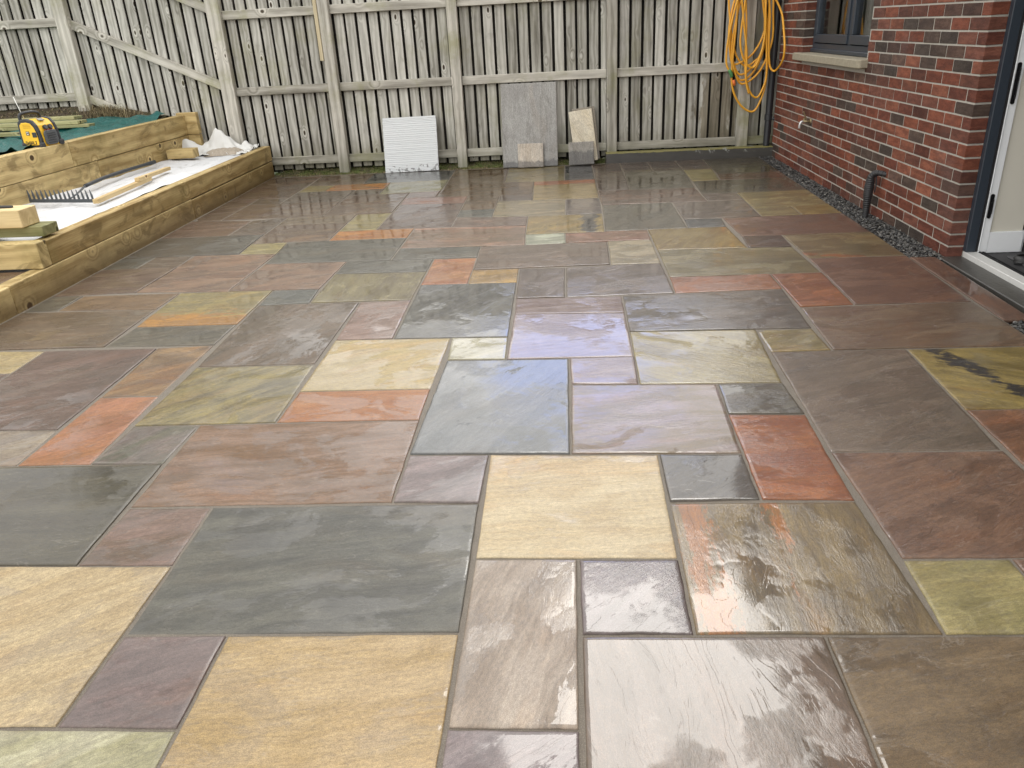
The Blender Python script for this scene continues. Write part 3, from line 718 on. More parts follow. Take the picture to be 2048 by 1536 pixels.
M_BLADE = vcol_mat('grass_blades', .7, .2, 30, 0.0005, .3)
green = [(.07, .10, .02), (.10, .12, .03), (.14, .13, .05), (.05, .075, .015)]
straw = [(.26, .21, .11), (.19, .15, .08), (.12, .09, .05), (.30, .25, .15)]


def bankpt(rr):
    x = rr.uniform(-3.25, .45); y = rr.uniform(7.03, 7.30); return x, y, bankz(x, y) - .005


tufts('moss_tufts', bankpt, 9000, .008, .03, green + [straw[1]], 11, lean=1.2, label='green moss and short grass at the foot of the fence')


def edgept(rr):
    x = rr.uniform(-3.25, .45); y = rr.uniform(6.99, 7.06); return x, y, bankz(x, y) - .004


tufts('dead_grass', edgept, 2200, .008, .03, straw, 12, lean=1.6, label='dead straw and grass litter along the back edge of the paving')

# ---------------------------------------------------------------- the fence
fence = empty('timber_fence', (0, 7.15, 0), label='weathered grey close boarded timber fence with square posts along the back', cat='fence')
FY = 0.0


def fz(x):     # how far a bay is stepped or raked up
    if x <= -5.35: return .80
    if x >= -3.67: return 0.0
    return .05 + .45 * (-3.70 - x)


for (xa, xb, zb, zt) in ((-7.30, -7.17, .6, 2.9), (-5.42, -5.29, .6, 2.9), (-3.745, -3.60, -.05, 2.3), (-2.545, -2.43, -.05, 2.0), (-1.185, -1.075, -.05, 1.98), (.485, .595, -.05, 2.0), (1.895, 2.01, .03, 2.0)):
    MB().span((xa, -.045, zb), (xb, .055, zt), grain='z').build('post', M_FENCE_POST, fence, bevel=.004)
MB().span((-2.585, -.055, 1.19), (-2.547, -.02, 1.98), grain='z').build('batten', wood('fresh_batten', lin3((196, 184, 154)), lin3((156, 142, 112)), lin3((90, 70, 44)), .7), fence, bevel=.002)
BAYS = ((-12.5, -7.30), (-7.17, -5.42), (-5.29, -3.745), (-3.60, -2.545), (-2.43, -1.185), (-1.075, .485), (.595, 1.895), (2.01, 3.6))
for bi, (xa, xb) in enumerate(BAYS):
    mb = MB(); bk = MB(); x = xa + .012 + RND.uniform(0, .02)
    top = 1.93
    while x < xb - .02:
        w = min(RND.uniform(.093, .100), xb - x); xm = x + w / 2; z0 = .052 + fz(xm) + RND.uniform(-.008, .008); z1 = top + fz(xm)
        if bi == 6: z0 = .10
        if w > .02: mb.span((x, .052 + RND.uniform(-.001, .001), z0), (x + w, .070, z1), grain='z', jit=.0015)
        x += w + RND.uniform(.023, .030)
    x = xa - .04
    while x < xb + .02:
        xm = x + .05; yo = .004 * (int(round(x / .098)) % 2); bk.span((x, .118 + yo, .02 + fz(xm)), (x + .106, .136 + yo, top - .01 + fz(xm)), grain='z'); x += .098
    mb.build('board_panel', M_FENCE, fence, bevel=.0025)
    bk.build('rear_shaded_boards', M_BACK_SHADE, fence)  # added rear boards, coloured as shade; they close the gaps against the sky
    for zc, th in ((.155, .085), (.915, .088), (1.685, .088)):
        if bi == 2:
            a, b = fz(xa), fz(xb - .001); za, zb = zc + a, zc + b; L = math.hypot(xb - xa, zb - za)
            R = Matrix.Rotation(-math.atan2(zb - za, xb - xa), 3, 'Y')
            MB().box(((xa + xb) / 2, .029, (za + zb) / 2), (L + .02, .044, th), rot=R, grain='x').build('rail', M_FENCE_POST, fence, bevel=.004)
        else:
            MB().span((xa + .001, .007, zc - th / 2 + fz((xa + xb) / 2)), (xb - .001, .051, zc + th / 2 + fz((xa + xb) / 2)), grain='x').build('rail', M_FENCE_POST, fence, bevel=.004)

# kerb board in front of the right bay
def kerb_mat():
    m, N, b = mat('wet_concrete_kerb'); g = N.attr('gc', 1); pos = N.n('ShaderNodeNewGeometry').outputs['Position']; s = N.n('ShaderNodeSeparateXYZ'); N.put(s.inputs[0], pos)
    c = N.mix(N.noise(N.vmul(g, (3, 20, 12)), 1.5, 5, .65), (.028, .027, .025), (.085, .080, .072))
    t = N.math('ADD', s.outputs[2], N.math('MULTIPLY', N.noise(pos, 16, 4, .6), .03))
    c = N.mix(N.ss(t, .106, .118), c, lin3((128, 122, 72))); r = N.ss(N.noise(pos, 11, 4, .7, .5), .56, .62)
    c = N.mix(N.math('MULTIPLY', N.math('MULTIPLY', r, N.ss(s.outputs[0], 1.25, 1.55)), N.ss(s.outputs[2], .05, .09)), c, lin3((150, 152, 148)))
    N.put(b.inputs['Base Color'], c); b.inputs['Roughness'].default_value = .35; N.put(b.inputs['Normal'], N.bump(N.noise(pos, 60, 5, .6), .003)); return m


kb = MB()
kb.span((.47, 7.000, -.04), (2.285, 7.112, .106), tone=.5)
kb.build('kerb', M_KERB if 'M_KERB' in globals() else kerb_mat(), None, bevel=.004, label='low dark wet concrete kerb with mossy top below the right fence bay', cat='kerb')

# ---------------------------------------------------------------- terraces built of sleepers
front = empty('sleeper_wall', (-3.3, 4.9, 0), label='lower two course timber sleeper wall edging the patio on the left', cat='retaining wall')


def part(mb, name, m, parent, **kw):
    o = mb.build(name, m, parent, **kw); o.location = -Vector(parent.location); return o


def sleeper(a, b, g, parent, m=None, bev=.006):
    part(MB().span(a, b, grain=g), 'sleeper', m or M_SLEEPER, parent, bevel=bev, seg=2)


XF = -3.305
sleeper((XF - .098, -1.2, -.03), (XF, 2.42, .168), 'y', front)
sleeper((XF - .1, 2.423, -.03), (XF + .001, 4.95, .172), 'y', front)
sleeper((XF - .1, 4.953, -.03), (XF, 7.10, .165), 'y', front)
sleeper((XF - .1, 2.868, .1745), (XF - .001, 7.11, .334), 'y', front)
side = empty('sleeper_wall', (-4.2, 2.8, .18), label='short sleeper laid across the front of the white lined bed', cat='retaining wall')
sleeper((-6.2, 2.765, .176), (XF - .0005, 2.864, .341), 'x', side)
rear = empty('sleeper_wall', (-4.29, 4.9, .3), label='upper timber sleeper wall behind the white lined bed, carrying the yellow radio', cat='retaining wall')
XR = -4.29
for a, b in ((1.0, 3.2), (3.203, 5.25), (5.253, 7.11)): sleeper((XR - .1, a, .15), (XR, b, .498 + RND.uniform(-.002, .002)), 'y', rear)
for a, b in ((1.0, 4.9), (4.903, 7.06)): sleeper((XR - .101, a, .503), (XR + .002, b, .712), 'y', rear)
sleeper((XR - .1, 7.063, .15), (XR + .13, 7.13, .50), 'x', rear)
sleeper((XR - .101, 7.064, .505), (XR + .131, 7.131, .735), 'x', rear)
rear.rotation_euler = (0, 0, math.radians(-1.7)); rear.location = (XR + .0267, 4.9, .3)

# raised step paving at the left edge, upper ground, membrane bed
st = SlabMesh()
for (xa, ya, xb, yb, c) in ((-4.0, 2.18, -3.412, 2.755, 'brownpink'), (-4.0, 1.6, -3.412, 2.175, 'mauve'), (-4.9, 1.88, -4.005, 2.755, 'brown4'), (-4.9, .7, -4.005, 1.875, 'greybrown3'), (-4.0, .7, -3.412, 1.595, 'tan2'), (-4.9, -.5, -3.412, .695, 'brown')):
    st.slab([(xa, ya), (xb, ya), (xb, yb), (xa, yb)], c, 10, .4, random.Random(int(xa * 7 + ya * 13)), zoff=.167)
sp = st.build('step_paving', M_STONE, None, kind='structure', label='upper level brown paving behind the lowest sleeper')
MB().span((-6.3, -1.2, -.04), (XF - .1005, 2.763, .16)).build('step_bed', M_MORTAR, sp)


def upz(x, y):
    z = .64 + max(0, (y - 6.2)) * .12 + noise.noise(Vector((x * 2, y * 2, 5))) * .03 + noise.noise(Vector((x * 9, y * 9, 5))) * .02
    if y > 6.86: z += (y - 6.86) * .25
    k = max(0, min(1, (x + 5.2) / .75)) * max(0, min(1, (y - 6.9) / .2)); return z - k * .18


grid_obj('upper_ground', -12, -4.392, -1.5, 7.3, 180, 200, upz, M_SOIL, kind='structure')
grid_obj('bed_ground', -4.289, -3.4, 2.86, 7.2, 30, 60, lambda x, y: .285 + noise.noise(Vector((x * 3, y * 3, 2))) * .012, M_SOIL, kind='structure')


def tarp_mat():
    m, N, b = mat('green_tarpaulin'); g = N.n('ShaderNodeNewGeometry').outputs['Position']
    c = N.mix(N.noise(g, 5, 4, .6), lin3((10, 60, 60)), lin3((36, 104, 98))); N.put(b.inputs['Base Color'], c); b.inputs['Roughness'].default_value = .35; b.inputs['Specular IOR Level'].default_value = .5
    N.put(b.inputs['Normal'], N.bump(N.noise(N.vmul(g, (14, 22, 14)), 1, 4, .6, 1), .02)); return m


def tarpz(x, y):
    p = Vector((x * 1.6 + noise.noise(Vector((x, y, 4))) * .8, y * 2.4, 9)); r = 1 - abs(noise.noise(p)) * 2; r2 = 1 - abs(noise.noise(p * 2.7)) * 2
    amp = .075 if y < 4.9 else .03
    return upz(x, y) + .012 + amp * max(0, r) ** 3 + .02 * max(0, r2) ** 2


tp = grid_obj('tarpaulin', -7.5, -4.40, 3.0, 6.86, 150, 190, tarpz, tarp_mat(), label='crumpled dark green plastic sheet spread on the ground behind the upper sleeper wall', cat='tarpaulin')


def memb_mat():
    m, N, b = mat('white_membrane'); g = N.n('ShaderNodeNewGeometry').outputs['Position']
    dirt = N.noise(N.vmul(g, (3, 2, 3)), 2.2, 6, .7, .6); c = N.mix(N.ss(dirt, .50, .74), (.66, .67, .69), (.46, .46, .46)); c = N.mix(N.ss(N.noise(g, 60, 4, .7), .62, .74), c, (.42, .40, .37))
    N.put(b.inputs['Base Color'], c); b.inputs['Roughness'].default_value = .75
    N.put(b.inputs['Normal'], N.bump(N.math('ADD', N.noise(N.vmul(g, (18, 7, 18)), 1, 4, .6, 1), N.noise(g, 90, 3, .6)), .008)); return m


M_MEMB = memb_mat()


def membz(x, y):
    z = .306 + noise.noise(Vector((x * 3, y * 2, 2))) * .014 + noise.noise(Vector((x * 9, y * 5, 2))) * .008 + (1 - abs(noise.noise(Vector((x * 4 + y, y * 1.3, 3)))) * 2) * .006
    e = max(0, (x + 3.47) / .065); z += .022 * min(1, e) ** 2
    e = max(0, (-4.2 - x) / .09); return z + .03 * min(1, e) ** 2


grid_obj('membrane_sheet', -4.287, -3.407, 2.87, 7.05, 70, 260, membz, M_MEMB, label='white geotextile membrane lining the long raised bed', cat='membrane')


def mound(name, cx, cy, rx, ry, hf, m, n=46, rot=0, z0=.3, **kw):
    mb = MB(); vs = []
    for j in range(n + 1):
        for i in range(n + 1):
            a, b = i / n * 2 - 1, j / n * 2 - 1; h, k = hf(a, b); x, y = a * rx, b * ry
            vs.append((cx + x * math.cos(rot) - y * math.sin(rot), cy + x * math.sin(rot) + y * math.cos(rot) + k, z0 + h))
    mb.add(vs, [(j * (n + 1) + i, j * (n + 1) + i + 1, (j + 1) * (n + 1) + i + 1, (j + 1) * (n + 1) + i) for j in range(n) for i in range(n)], tone=.5)
    return mb.build(name, m, None, smooth=True, **kw)


def plastic(a, b):
    pk = [(-.78, .2, .15, .2), (-.04, .52, .19, .24), (.28, .4, .11, .26), (.80, .12, .09, .17), (-.45, .3, .05, .22)]
    h = sum(A * math.exp(-(((a - x) / w) ** 2 + ((b - y) / (w * 1.3)) ** 2)) for x, y, A, w in pk)
    h += .03 * (1 - abs(noise.noise(Vector((a * 3.2, b * 2.6, 3)))) * 2) ** 2 + .012 * noise.noise(Vector((a * 9, b * 9, 1)))
    return max(.012, h + .012 + .035 * max(0, b)), -.02 * h


M_PLASTIC, _N, _b = mat('white_plastic_film')
_b.inputs['Base Color'].default_value = (.66, .66, .64, 1); _b.inputs['Roughness'].default_value = .32; _b.inputs['Transmission Weight'].default_value = .12
mound('plastic_sheet', -3.83, 6.86, .42, .20, plastic, M_PLASTIC, 60, label='crumpled white plastic sheeting bunched up at the far end of the white lined bed', cat='plastic sheet')
M_SACK = vcol_mat('gravel_sack', .7, .5, 34, .012)


def sack(a, b):
    r = max(0, 1 - (abs(a) ** 3 + abs(b) ** 2.4)); h = .058 * r ** .4
    return h + .012 * noise.noise(Vector((a * 6, b * 5, 8))) * r, 0


sk = mound('gravel_sack', -3.70, 6.80, .21, .15, sack, M_SACK, 40, rot=.12, z0=.31, label='beige sack of gravel lying half under the white plastic sheet', cat='sack')
sk.data.attributes['col'].data.foreach_set('color', [x for _ in sk.data.vertices for x in (.36, .31, .25, 1)])

for nm_ in ('upper_ground', 'tarpaulin'):
    for v in bpy.data.objects[nm_].data.vertices:
        if v.co.y > 4.0: v.co.x += (v.co.y - 4.0) * .0297 * max(0, min(1, (v.co.x + 5.4) / .6))

# timber offcuts and boards
def single(mb, name, m, bevel=.003, **kw): return mb.build(name, m, None, bevel=bevel, **kw)


single(MB().box((-4.025, 6.47, .378), (.285, .15, .092), rot=Matrix.Rotation(math.radians(2), 3, 'Z'), grain='x'), 'timber_block', M_SLEEPER, .004,
       label='short sawn timber block sitting on the white membrane near the far end', cat='timber')
single(MB().box((-3.93, 3.0, .383), (1.2, .16, .066), rot=Matrix.Rotation(math.radians(-1.5), 3, 'Z'), grain='x'), 'timber_plank', M_DECKWOOD, .004,
       label='greyish treated plank lying behind the short sleeper, under the thick timber block', cat='timber')
single(MB().box((-3.98, 2.965, .475), (1.12, .17, .112), rot=Matrix.Rotation(math.radians(-2), 3, 'Z'), grain='x'), 'timber_block', M_NEWWOOD, .004,
       label='thick pale timber block on top of the plank at the left edge', cat='timber')
single(MB().tube(spline([(-3.66, 2.94, .537), (-3.60, 2.95, .54), (-3.52, 2.955, .537)], 4), .009, 8), 'pencil', plain('black_plastic', (.02, .02, .022), .4), 0,
       label='small black marker resting on top of the thick pale timber block', cat='marker')


def stake(a, b, w, t, lab):
    a, b = Vector(a), Vector(b); d = b - a; L = d.length; q = d.to_track_quat('X', 'Z').to_matrix()
    mb = MB(); mb.box((a + b) / 2, (L, w, t), rot=q, grain='x'); single(mb, 'wooden_stake', M_NEWWOOD, .002, label=lab, cat='stake')


stake((-3.63, 4.04, .352), (-3.70, 5.06, .352), .045, .035, 'near pale wooden stake lying on the membrane beside the rake')
stake((-3.675, 4.80, .385), (-3.79, 5.62, .352), .045, .03, 'far pale wooden stake overlapping the end of the near one')

# rake
rake = empty('garden_rake', (-3.9, 4.15, .35), label='black steel garden rake lying on the white membrane with its tines up', cat='rake')
M_BLK = plain('rake_black_metal', (.075, .085, .095), .45, 0.2, .2)
mb = MB(); a, b = Vector((-4.27, 4.20, .35)), Vector((-3.665, 4.085, .35)); dd = (b - a).normalized(); yaw = math.atan2(dd.y, dd.x); R = Matrix.Rotation(yaw, 3, 'Z')
mb.box((a + b) / 2, ((b - a).length, .012, .026), rot=R)
for i in range(15):
    p = a + (b - a) * (i + .25) / 14.5; lean = Vector((-.012, .012, 0))
    mb.tube([p + Vector((0, 0, .008)), p + Vector((0, 0, .045)) + lean * .7, p + Vector((0, 0, .082)) + lean * 1.8], [.0095, .009, .003], 6)
part(mb, 'rake_head', M_BLK, rake)
part(MB().tube(spline([(-3.93, 4.13, .352), (-3.92, 4.22, .362), (-3.99, 4.45, .368), (-4.10, 4.72, .368)], 6), [.007] * 12 + [.009] * 7, 8), 'neck', M_BLK, rake, smooth=True)
part(MB().tube(spline([(-4.09, 4.70, .368), (-4.13, 5.1, .372), (-4.125, 5.55, .372), (-4.10, 5.98, .368)], 5), [.016] * 10 + [.0145] * 4 + [.019, .02], 10), 'handle', plain('rake_handle', (.03, .035, .042), .5, 0, .2), rake, smooth=True)

# stacked boards and dead grass by the left fence
bs = [(-9.2, -5.13, 6.50, 6.66, .765, .03), (-9.0, -4.98, 6.30, 6.47, .735, .03), (-9.1, -4.86, 6.28, 6.40, .704, .028), (-9.3, -5.0, 5.72, 5.86, .700, .03)]
for i, (xa, xb, ya, yb, z, t) in enumerate(bs):
    single(MB().span((xa, ya, z), (xb, yb, z + t), grain='x'), 'timber_board', M_DECKWOOD, .003, group='boards piled by the left fence', cat='board',
           label=['top rearmost green treated board in the pile below the left fence', 'green treated board second from the top of the pile by the left fence', 'green treated board under the second one in the pile by the left fence',
                  'nearest green treated board lying alone on the green sheet'][i])


def tuftpt(rr): x = rr.gauss(-5.0, .16); y = rr.uniform(6.86, 7.14); return x, y, upz(x, y) - .01


tufts('dead_grass_tuft', tuftpt, 900, .04, .13, straw, 14, w=.003, lean=1.5, label='tuft of dry straw coloured grass at the foot of the fence post')


def litter(rr): x = rr.uniform(-8.5, -5.2); y = rr.uniform(6.7, 7.16); return x, y, upz(x, y) - .01


tufts('grass_litter', litter, 4200, .015, .045, straw + [(.07, .03, .02), (.05, .06, .02)], 15, w=.004, lean=1.8, label='brown grass litter on the soil under the left fence')

# ---------------------------------------------------------------- the brick house (local frame: wall face at x=0, y runs along the wall away from the door)
house = empty('brick_house', (2.325, 2.955, 0), math.radians(.9), label='red brick house wall with a dark framed window and an open door at the right', cat='house')


def brick_mat():
    m, N, b = mat('rough_red_brick'); g = N.attr('gc', 1); c = N.attr('col'); tone = N.attr('tone', 2); pos = N.n('ShaderNodeNewGeometry').outputs['Position']
    n1 = N.noise(N.vmul(g, (10, 10, 26)), 1.0, 5, .7); n2 = N.noise(g, 90, 4, .75); n3 = N.noise(pos, 2.4, 4, .6)
    c = N.mix(N.ss(n1, .35, .62, 0, .8), c, N.mix(1.0, c, (.50, .47, .50), 'MULTIPLY'))
    c = N.mix(N.ss(n2, .55, .8, 0, .45), c, N.mix(1.0, c, (1.7, 1.5, 1.35), 'MULTIPLY'))
    c = N.mix(N.ss(n3, .5, .8, 0, .35), c, (.16, .12, .11))
    N.put(b.inputs['Base Color'], c); b.inputs['Roughness'].default_value = .78; b.inputs['Specular IOR Level'].default_value = .3
    h = N.math('ADD', N.math('MULTIPLY', N.noise(N.vmul(g, (30, 30, 75)), 1.0, 5, .7, .8), 1.0), N.math('MULTIPLY', n2, .35))
    N.put(b.inputs['Normal'], N.bump(h, .010, 1.0)); return m


M_BRICK = brick_mat()
M_WMORTAR = plain('pale_wall_mortar', (.42, .40, .355), .9, 0, .25, 60, .003)
REDS = [lin3(c) for c in ((126, 72, 54), (136, 80, 60), (114, 66, 52), (120, 76, 62), (104, 64, 52), (140, 87, 67))]
DARKS = [lin3(c) for c in ((90, 75, 66), (78, 68, 61), (102, 79, 68), (90, 67, 58))]


def clusters(y, k): return noise.noise(Vector((y * 1.1, k * .42, 3.3))) + noise.noise(Vector((y * 3.1, k * .9, 8.3))) * .6


bm = MB(); rb = random.Random(21)
ZB = [.069 + .075 * k for k in range(-3, 60)]
WIN = (1.70, 3.315, 1.06, 2.31); DOOR = (-2.6, 0.0, 2.36)


def brickcol(y, k):
    k_ = rb.uniform(.78, 1.22)
    return tuple(x * k_ for x in rb.choice(DARKS)) if clusters(y, k) + rb.uniform(-.35, .35) > .33 else tuple(x * k_ for x in rb.choice(REDS))


def brick(x0, x1, y0, y1, z0, z1, colr):
    cx, cy, cz = (x0 + x1) / 2, (y0 + y1) / 2, (z0 + z1) / 2
    bm.box((cx + rb.uniform(-.001, .0008), cy, cz), (x1 - x0, y1 - y0, z1 - z0), grain='y', tone=rb.random(), col=colr, off=(rb.uniform(0, 50), rb.uniform(0, 50), rb.uniform(0, 50)), jit=.0008)


for k, z in enumerate(ZB):
    z1 = z + .065
    if z1 > 4.7: break
    y = (.0 if k % 2 else -.1125)
    segs = [(0.0, 4.09)]
    if z1 > WIN[2] - .03 and z1 < WIN[3] + .05: segs = [(0.0, WIN[0]), (WIN[1], 4.09)]
    while y < 4.09:
        for a, b in segs:
            y0, y1 = max(y, a), min(y + .213, b)
            if y1 - y0 > .02:
                corner = y0 == 0.0
                c_ = brickcol(y, k)
                brick(0, .1 if not corner else .094, y0, y1, z, z1, c_)
                for e in (WIN[0], WIN[1]):      # reveals show brick ends of the same brick
                    pass
        y += .225
    if z1 > DOOR[2] + .02:
        y = -.2375 if k % 2 else -.125
        while y > -7:
            brick(0, .1, y, y + .215 if y + .215 < -.005 else -.008, z, z1, brickcol(y, k)); y -= .225
    else:
        y = DOOR[0] - .225 - (.1125 if k % 2 else 0)
        while y > -7: brick(0, .1, y, y + .215, z, z1, brickcol(y, k)); y -= .225
part(bm, 'brickwork', M_BRICK, empty('tmp'), bevel=.0022)
bw = bpy.data.objects['brickwork']; tmp = bpy.data.objects['tmp']; bw.parent = house; bpy.data.objects.remove(tmp)
bw['label'] = 'rough faced red and dark bricks in stretcher bond'
mm = MB()
I = .0036
for a, b in (((I, .003, -.2), (.12, WIN[0] - .003, 4.6)), ((I, WIN[1] + .003, -.2), (.12, 4.085, 4.6)), ((I, WIN[0] - .003, -.2), (.12, WIN[1] + .003, WIN[2] - .012)), ((I, WIN[0] - .003, WIN[3] + .02), (.12, WIN[1] + .003, 4.6)),
             ((I, -2.7, DOOR[2] + .01), (.12, -.003, 4.6)), ((I, -7, -.2), (.12, DOOR[0] - .003, 4.6)), ((I + .002, .003, -.2), (.0925, .0975, 4.59))): mm.span(a, b)
mm.build('mortar_joints', M_WMORTAR, house)
# inner leaf, rooms
M_PLASTER = plain('cream_plaster', lin3((206, 202, 190)), .8, 0, .03, 12)
M_WHITE = plain('white_gloss_paint', (.78, .80, .82), .35, 0, .05, 20)
M_ROOM = plain('dim_room_wall', (.35, .34, .32), .8, 0, .05, 10)
M_ANTH = plain('anthracite_frame', lin3((50, 57, 66)), .38, 0, .08, 60, spec=.5)
M_ANTH2 = plain('anthracite_frame_shade', lin3((36, 42, 50)), .45, 0, .08, 60)
M_BLACKR = plain('black_rubber', (.018, .018, .02), .55, 0, .3, 200, .001)
M_FLOOR = plain('dark_floor_mat', (.05, .05, .052), .7, 0, .3, 220, .002)
il = MB()
for a, b in (((.1215, WIN[0] - 2.1, 0), (.42, WIN[0] - .001, 2.5)) if False else ((.1215, .0, 0), (.42, WIN[0], 2.5)), ((.1215, WIN[1], 0), (.42, 4.08, 2.5)), ((.1215, WIN[0], 0), (.42, WIN[1], WIN[2] - .02)), ((.1215, WIN[0], WIN[3] + .02), (.42, WIN[1], 2.5)),
             ((.1215, -7, 0), (.42, DOOR[0], 2.5)), ((.1215, DOOR[0], DOOR[2] + .03), (.42, -.002, 2.5))): il.span(a, b)
il.build('inner_wall', M_PLASTER, house)
rm = MB()
for a, b in (((3.6, -7, 0), (3.7, 4.1, 2.5)), ((.1, -7, 2.5), (3.7, 4.1, 2.6)), ((.42, 4.0, 0), (3.6, 4.1, 2.5)), ((.42, -7, 0), (3.6, -6.9, 2.5)), ((.421, .6, 0), (3.6, .7, 2.5))): rm.span(a, b)
rm.build('room_wall', M_ROOM, house)
MB().span((.20, -7, -.1), (3.6, 4.1, .018)).build('interior_floor', M_FLOOR, house)
sk_ = MB(); sk_.span((.222, -.018, .02), (.436, -.0005, .148)); sk_.span((.4205, -.018, .02), (.436, .55, .148)); sk_.build('skirting_board', M_WHITE, house, bevel=.003)
MB().span((.222, -.0025, .148), (.4205, .0, 2.3)).build('door_reveal', M_PLASTER, house)
roof = MB(); roof.span((-.25, -7.1, 4.62), (4.2, 4.3, 4.75)); roof.build('roof', plain('dark_roof', (.06, .06, .065), .7), house)
# door opening: step, sill, frame
door = empty('patio_door_frame', (0, 0, 0)); door.parent = house
stp = MB().span((-.046, -3.4, -.06), (.0935, -.002, .004)).build('door_step', M_STONE_DRY if False else kerb_mat(), house, bevel=.004); stp['label'] = 'dark concrete step under the door sill'
MB().span((.094, -2.6, -.05), (.168, -.004, .034)).build('door_sill', plain('white_sill', (.62, .62, .60), .4, 0, .12, 40), house, bevel=.003)
tk = MB()
for x0, x1, z in ((.1685, .176, .026), (.179, .184, .034), (.187, .199, .024), (.201, .206, .032)): tk.span((x0, -2.6, -.02), (x1, -.02, z))
tk.build('door_track', M_BLACKR, house)
fr = MB(); fr.span((.094, -.034, .035), (.150, .012, 2.33)); fr.span((.094, -2.6, 2.27), (.150, -.035, 2.33)); fr.build('outer_frame', M_ANTH, door, bevel=.003)
fr = MB(); fr.span((.151, -.026, .03), (.168, .012, 2.33)); fr.build('dark_gap_strip', M_BLACKR, door)  # black strip standing in for the dark gap between outer and inner frame
fr = MB(); fr.span((.1685, -.030, .03), (.176, .012, 2.33)); fr.span((.178, -.022, .03), (.2215, .012, 2.33)); fr.build('inner_frame', M_WHITE, door, bevel=.002)
M_HINGE = plain('black_hinge_metal', (.02, .02, .022), .3, .6)
for z0, z1 in ((.88, 1.10), (.235, .38)):
    h = MB(); n = 10
    h.prism([(.193 + .011 * math.cos(t) , (z0 + z1) / 2 + ((z1 - z0) / 2 - .011) * (1 if math.sin(t) > 0 else -1) + .011 * math.sin(t)) for t in [2 * math.pi * (k + .5) / 16 for k in range(16)]], 0, .006, Matrix(((1, 0, 0, 0), (0, 0, -1, -.022), (0, 1, 0, 0), (0, 0, 0, 1))))
    h.span((.186, -.036, z0 + .05), (.199, -.028, z1 - .05)); h.tube([(.198, -.032, z0 + .03), (.198, -.032, z1 - .03)], .005, 8)
    for zz in (z0 + .02, z1 - .02): h.tube([(.193, -.03, zz), (.193, -.027, zz)], .006, 8)
    h.build('hinge', M_HINGE, door)

# window
win = empty('window'); win.parent = house
wf = MB(); X0, X1 = .088, .15
ya, yb, za, zb = WIN[0] + .002, WIN[1] - .004, WIN[2] + .004, WIN[3] - .002
ym = 2.36; pane_spans = ((ya + .06, ym - .04), (ym + .04, yb - .06))
for a, b in (((X0, ya, za), (X1, yb, za + .075)), ((X0, ya, zb - .06), (X1, yb, zb)), ((X0, ya, za + .0755), (X1, ya + .06, zb - .0605)), ((X0, yb - .06, za + .0755), (X1, yb, zb - .0605)), ((X0, ym - .035, za + .0755), (X1, ym + .035, zb - .0605))): wf.span(a, b)
wf.span((X0 - .018, ya, za), (X0 - .0005, yb, za + .03))
wf.build('frame', M_ANTH, win, bevel=.003)
for y0, y1 in ((ya + .0605, ym - .0355), (ym + .0355, yb - .0605)):
    s = MB(); xx = X0 - .014; z0, z1 = za + .082, zb - .062
    for a, b in (((xx, y0, z0), (X1 - .01, y1, z0 + .07)), ((xx, y0, z1 - .06), (X1 - .01, y1, z1)), ((xx, y0, z0 + .0705), (X1 - .01, y0 + .058, z1 - .0605)), ((xx, y1 - .058, z0 + .0705), (X1 - .01, y1, z1 - .0605))): s.span(a, b)
    so = s.build('sash', M_ANTH, win, bevel=.005, seg=2)
    m, N, b = mat('window_glass'); b.inputs['Base Color'].default_value = (.9, .95, .95, 1); b.inputs['Roughness'].default_value = .01; b.inputs['Transmission Weight'].default_value = 1; b.inputs['IOR'].default_value = 1.45
    MB().span((X0 + .018, y0 + .05, z0 + .06), (X0 + .024, y1 - .05, z1 - .05)).build('pane', m, so)
cu = MB(); n = 70; vs = []
for i in range(n + 1):
    y = 1.55 + i * (3.4 - 1.55) / n; x = .34 + .022 * math.sin(i * 1.1) + .01 * math.sin(i * 2.7)
    vs += [(x, y, 1.02), (x, y, 2.45)]
cu.add(vs, [(2 * i, 2 * i + 1, 2 * i + 3, 2 * i + 2) for i in range(n)]); cur = cu.build('curtain', plain('grey_curtain', (.34, .36, .33), .8, 0, .1, 20), win, smooth=True)
# sill
sl = MB(); sl.prism([(-.055, 1.66), (-.075, 1.70), (-.075, 3.36), (-.055, 3.41), (.088, 3.41), (.088, 1.66)], 0, .062, Matrix.Translation((0, 0, .998)) @ Matrix.Shear('XY', 4, (0, 0)) if False else Matrix.Translation((0, 0, .998)))
sl.build('window_sill', plain('concrete_sill', lin3((150, 142, 124)), .85, 0, .35, 45, .003), house, bevel=.006)

# tap, wrapped pipe, downpipe
def hl(x, y, z): return house.matrix_basis @ Vector((x, y, z))


hm = Matrix.Translation(house.location) @ Matrix.Rotation(math.radians(.9), 4, 'Z')
def W3(x, y, z): return tuple(hm @ Vector((x, y, z)))


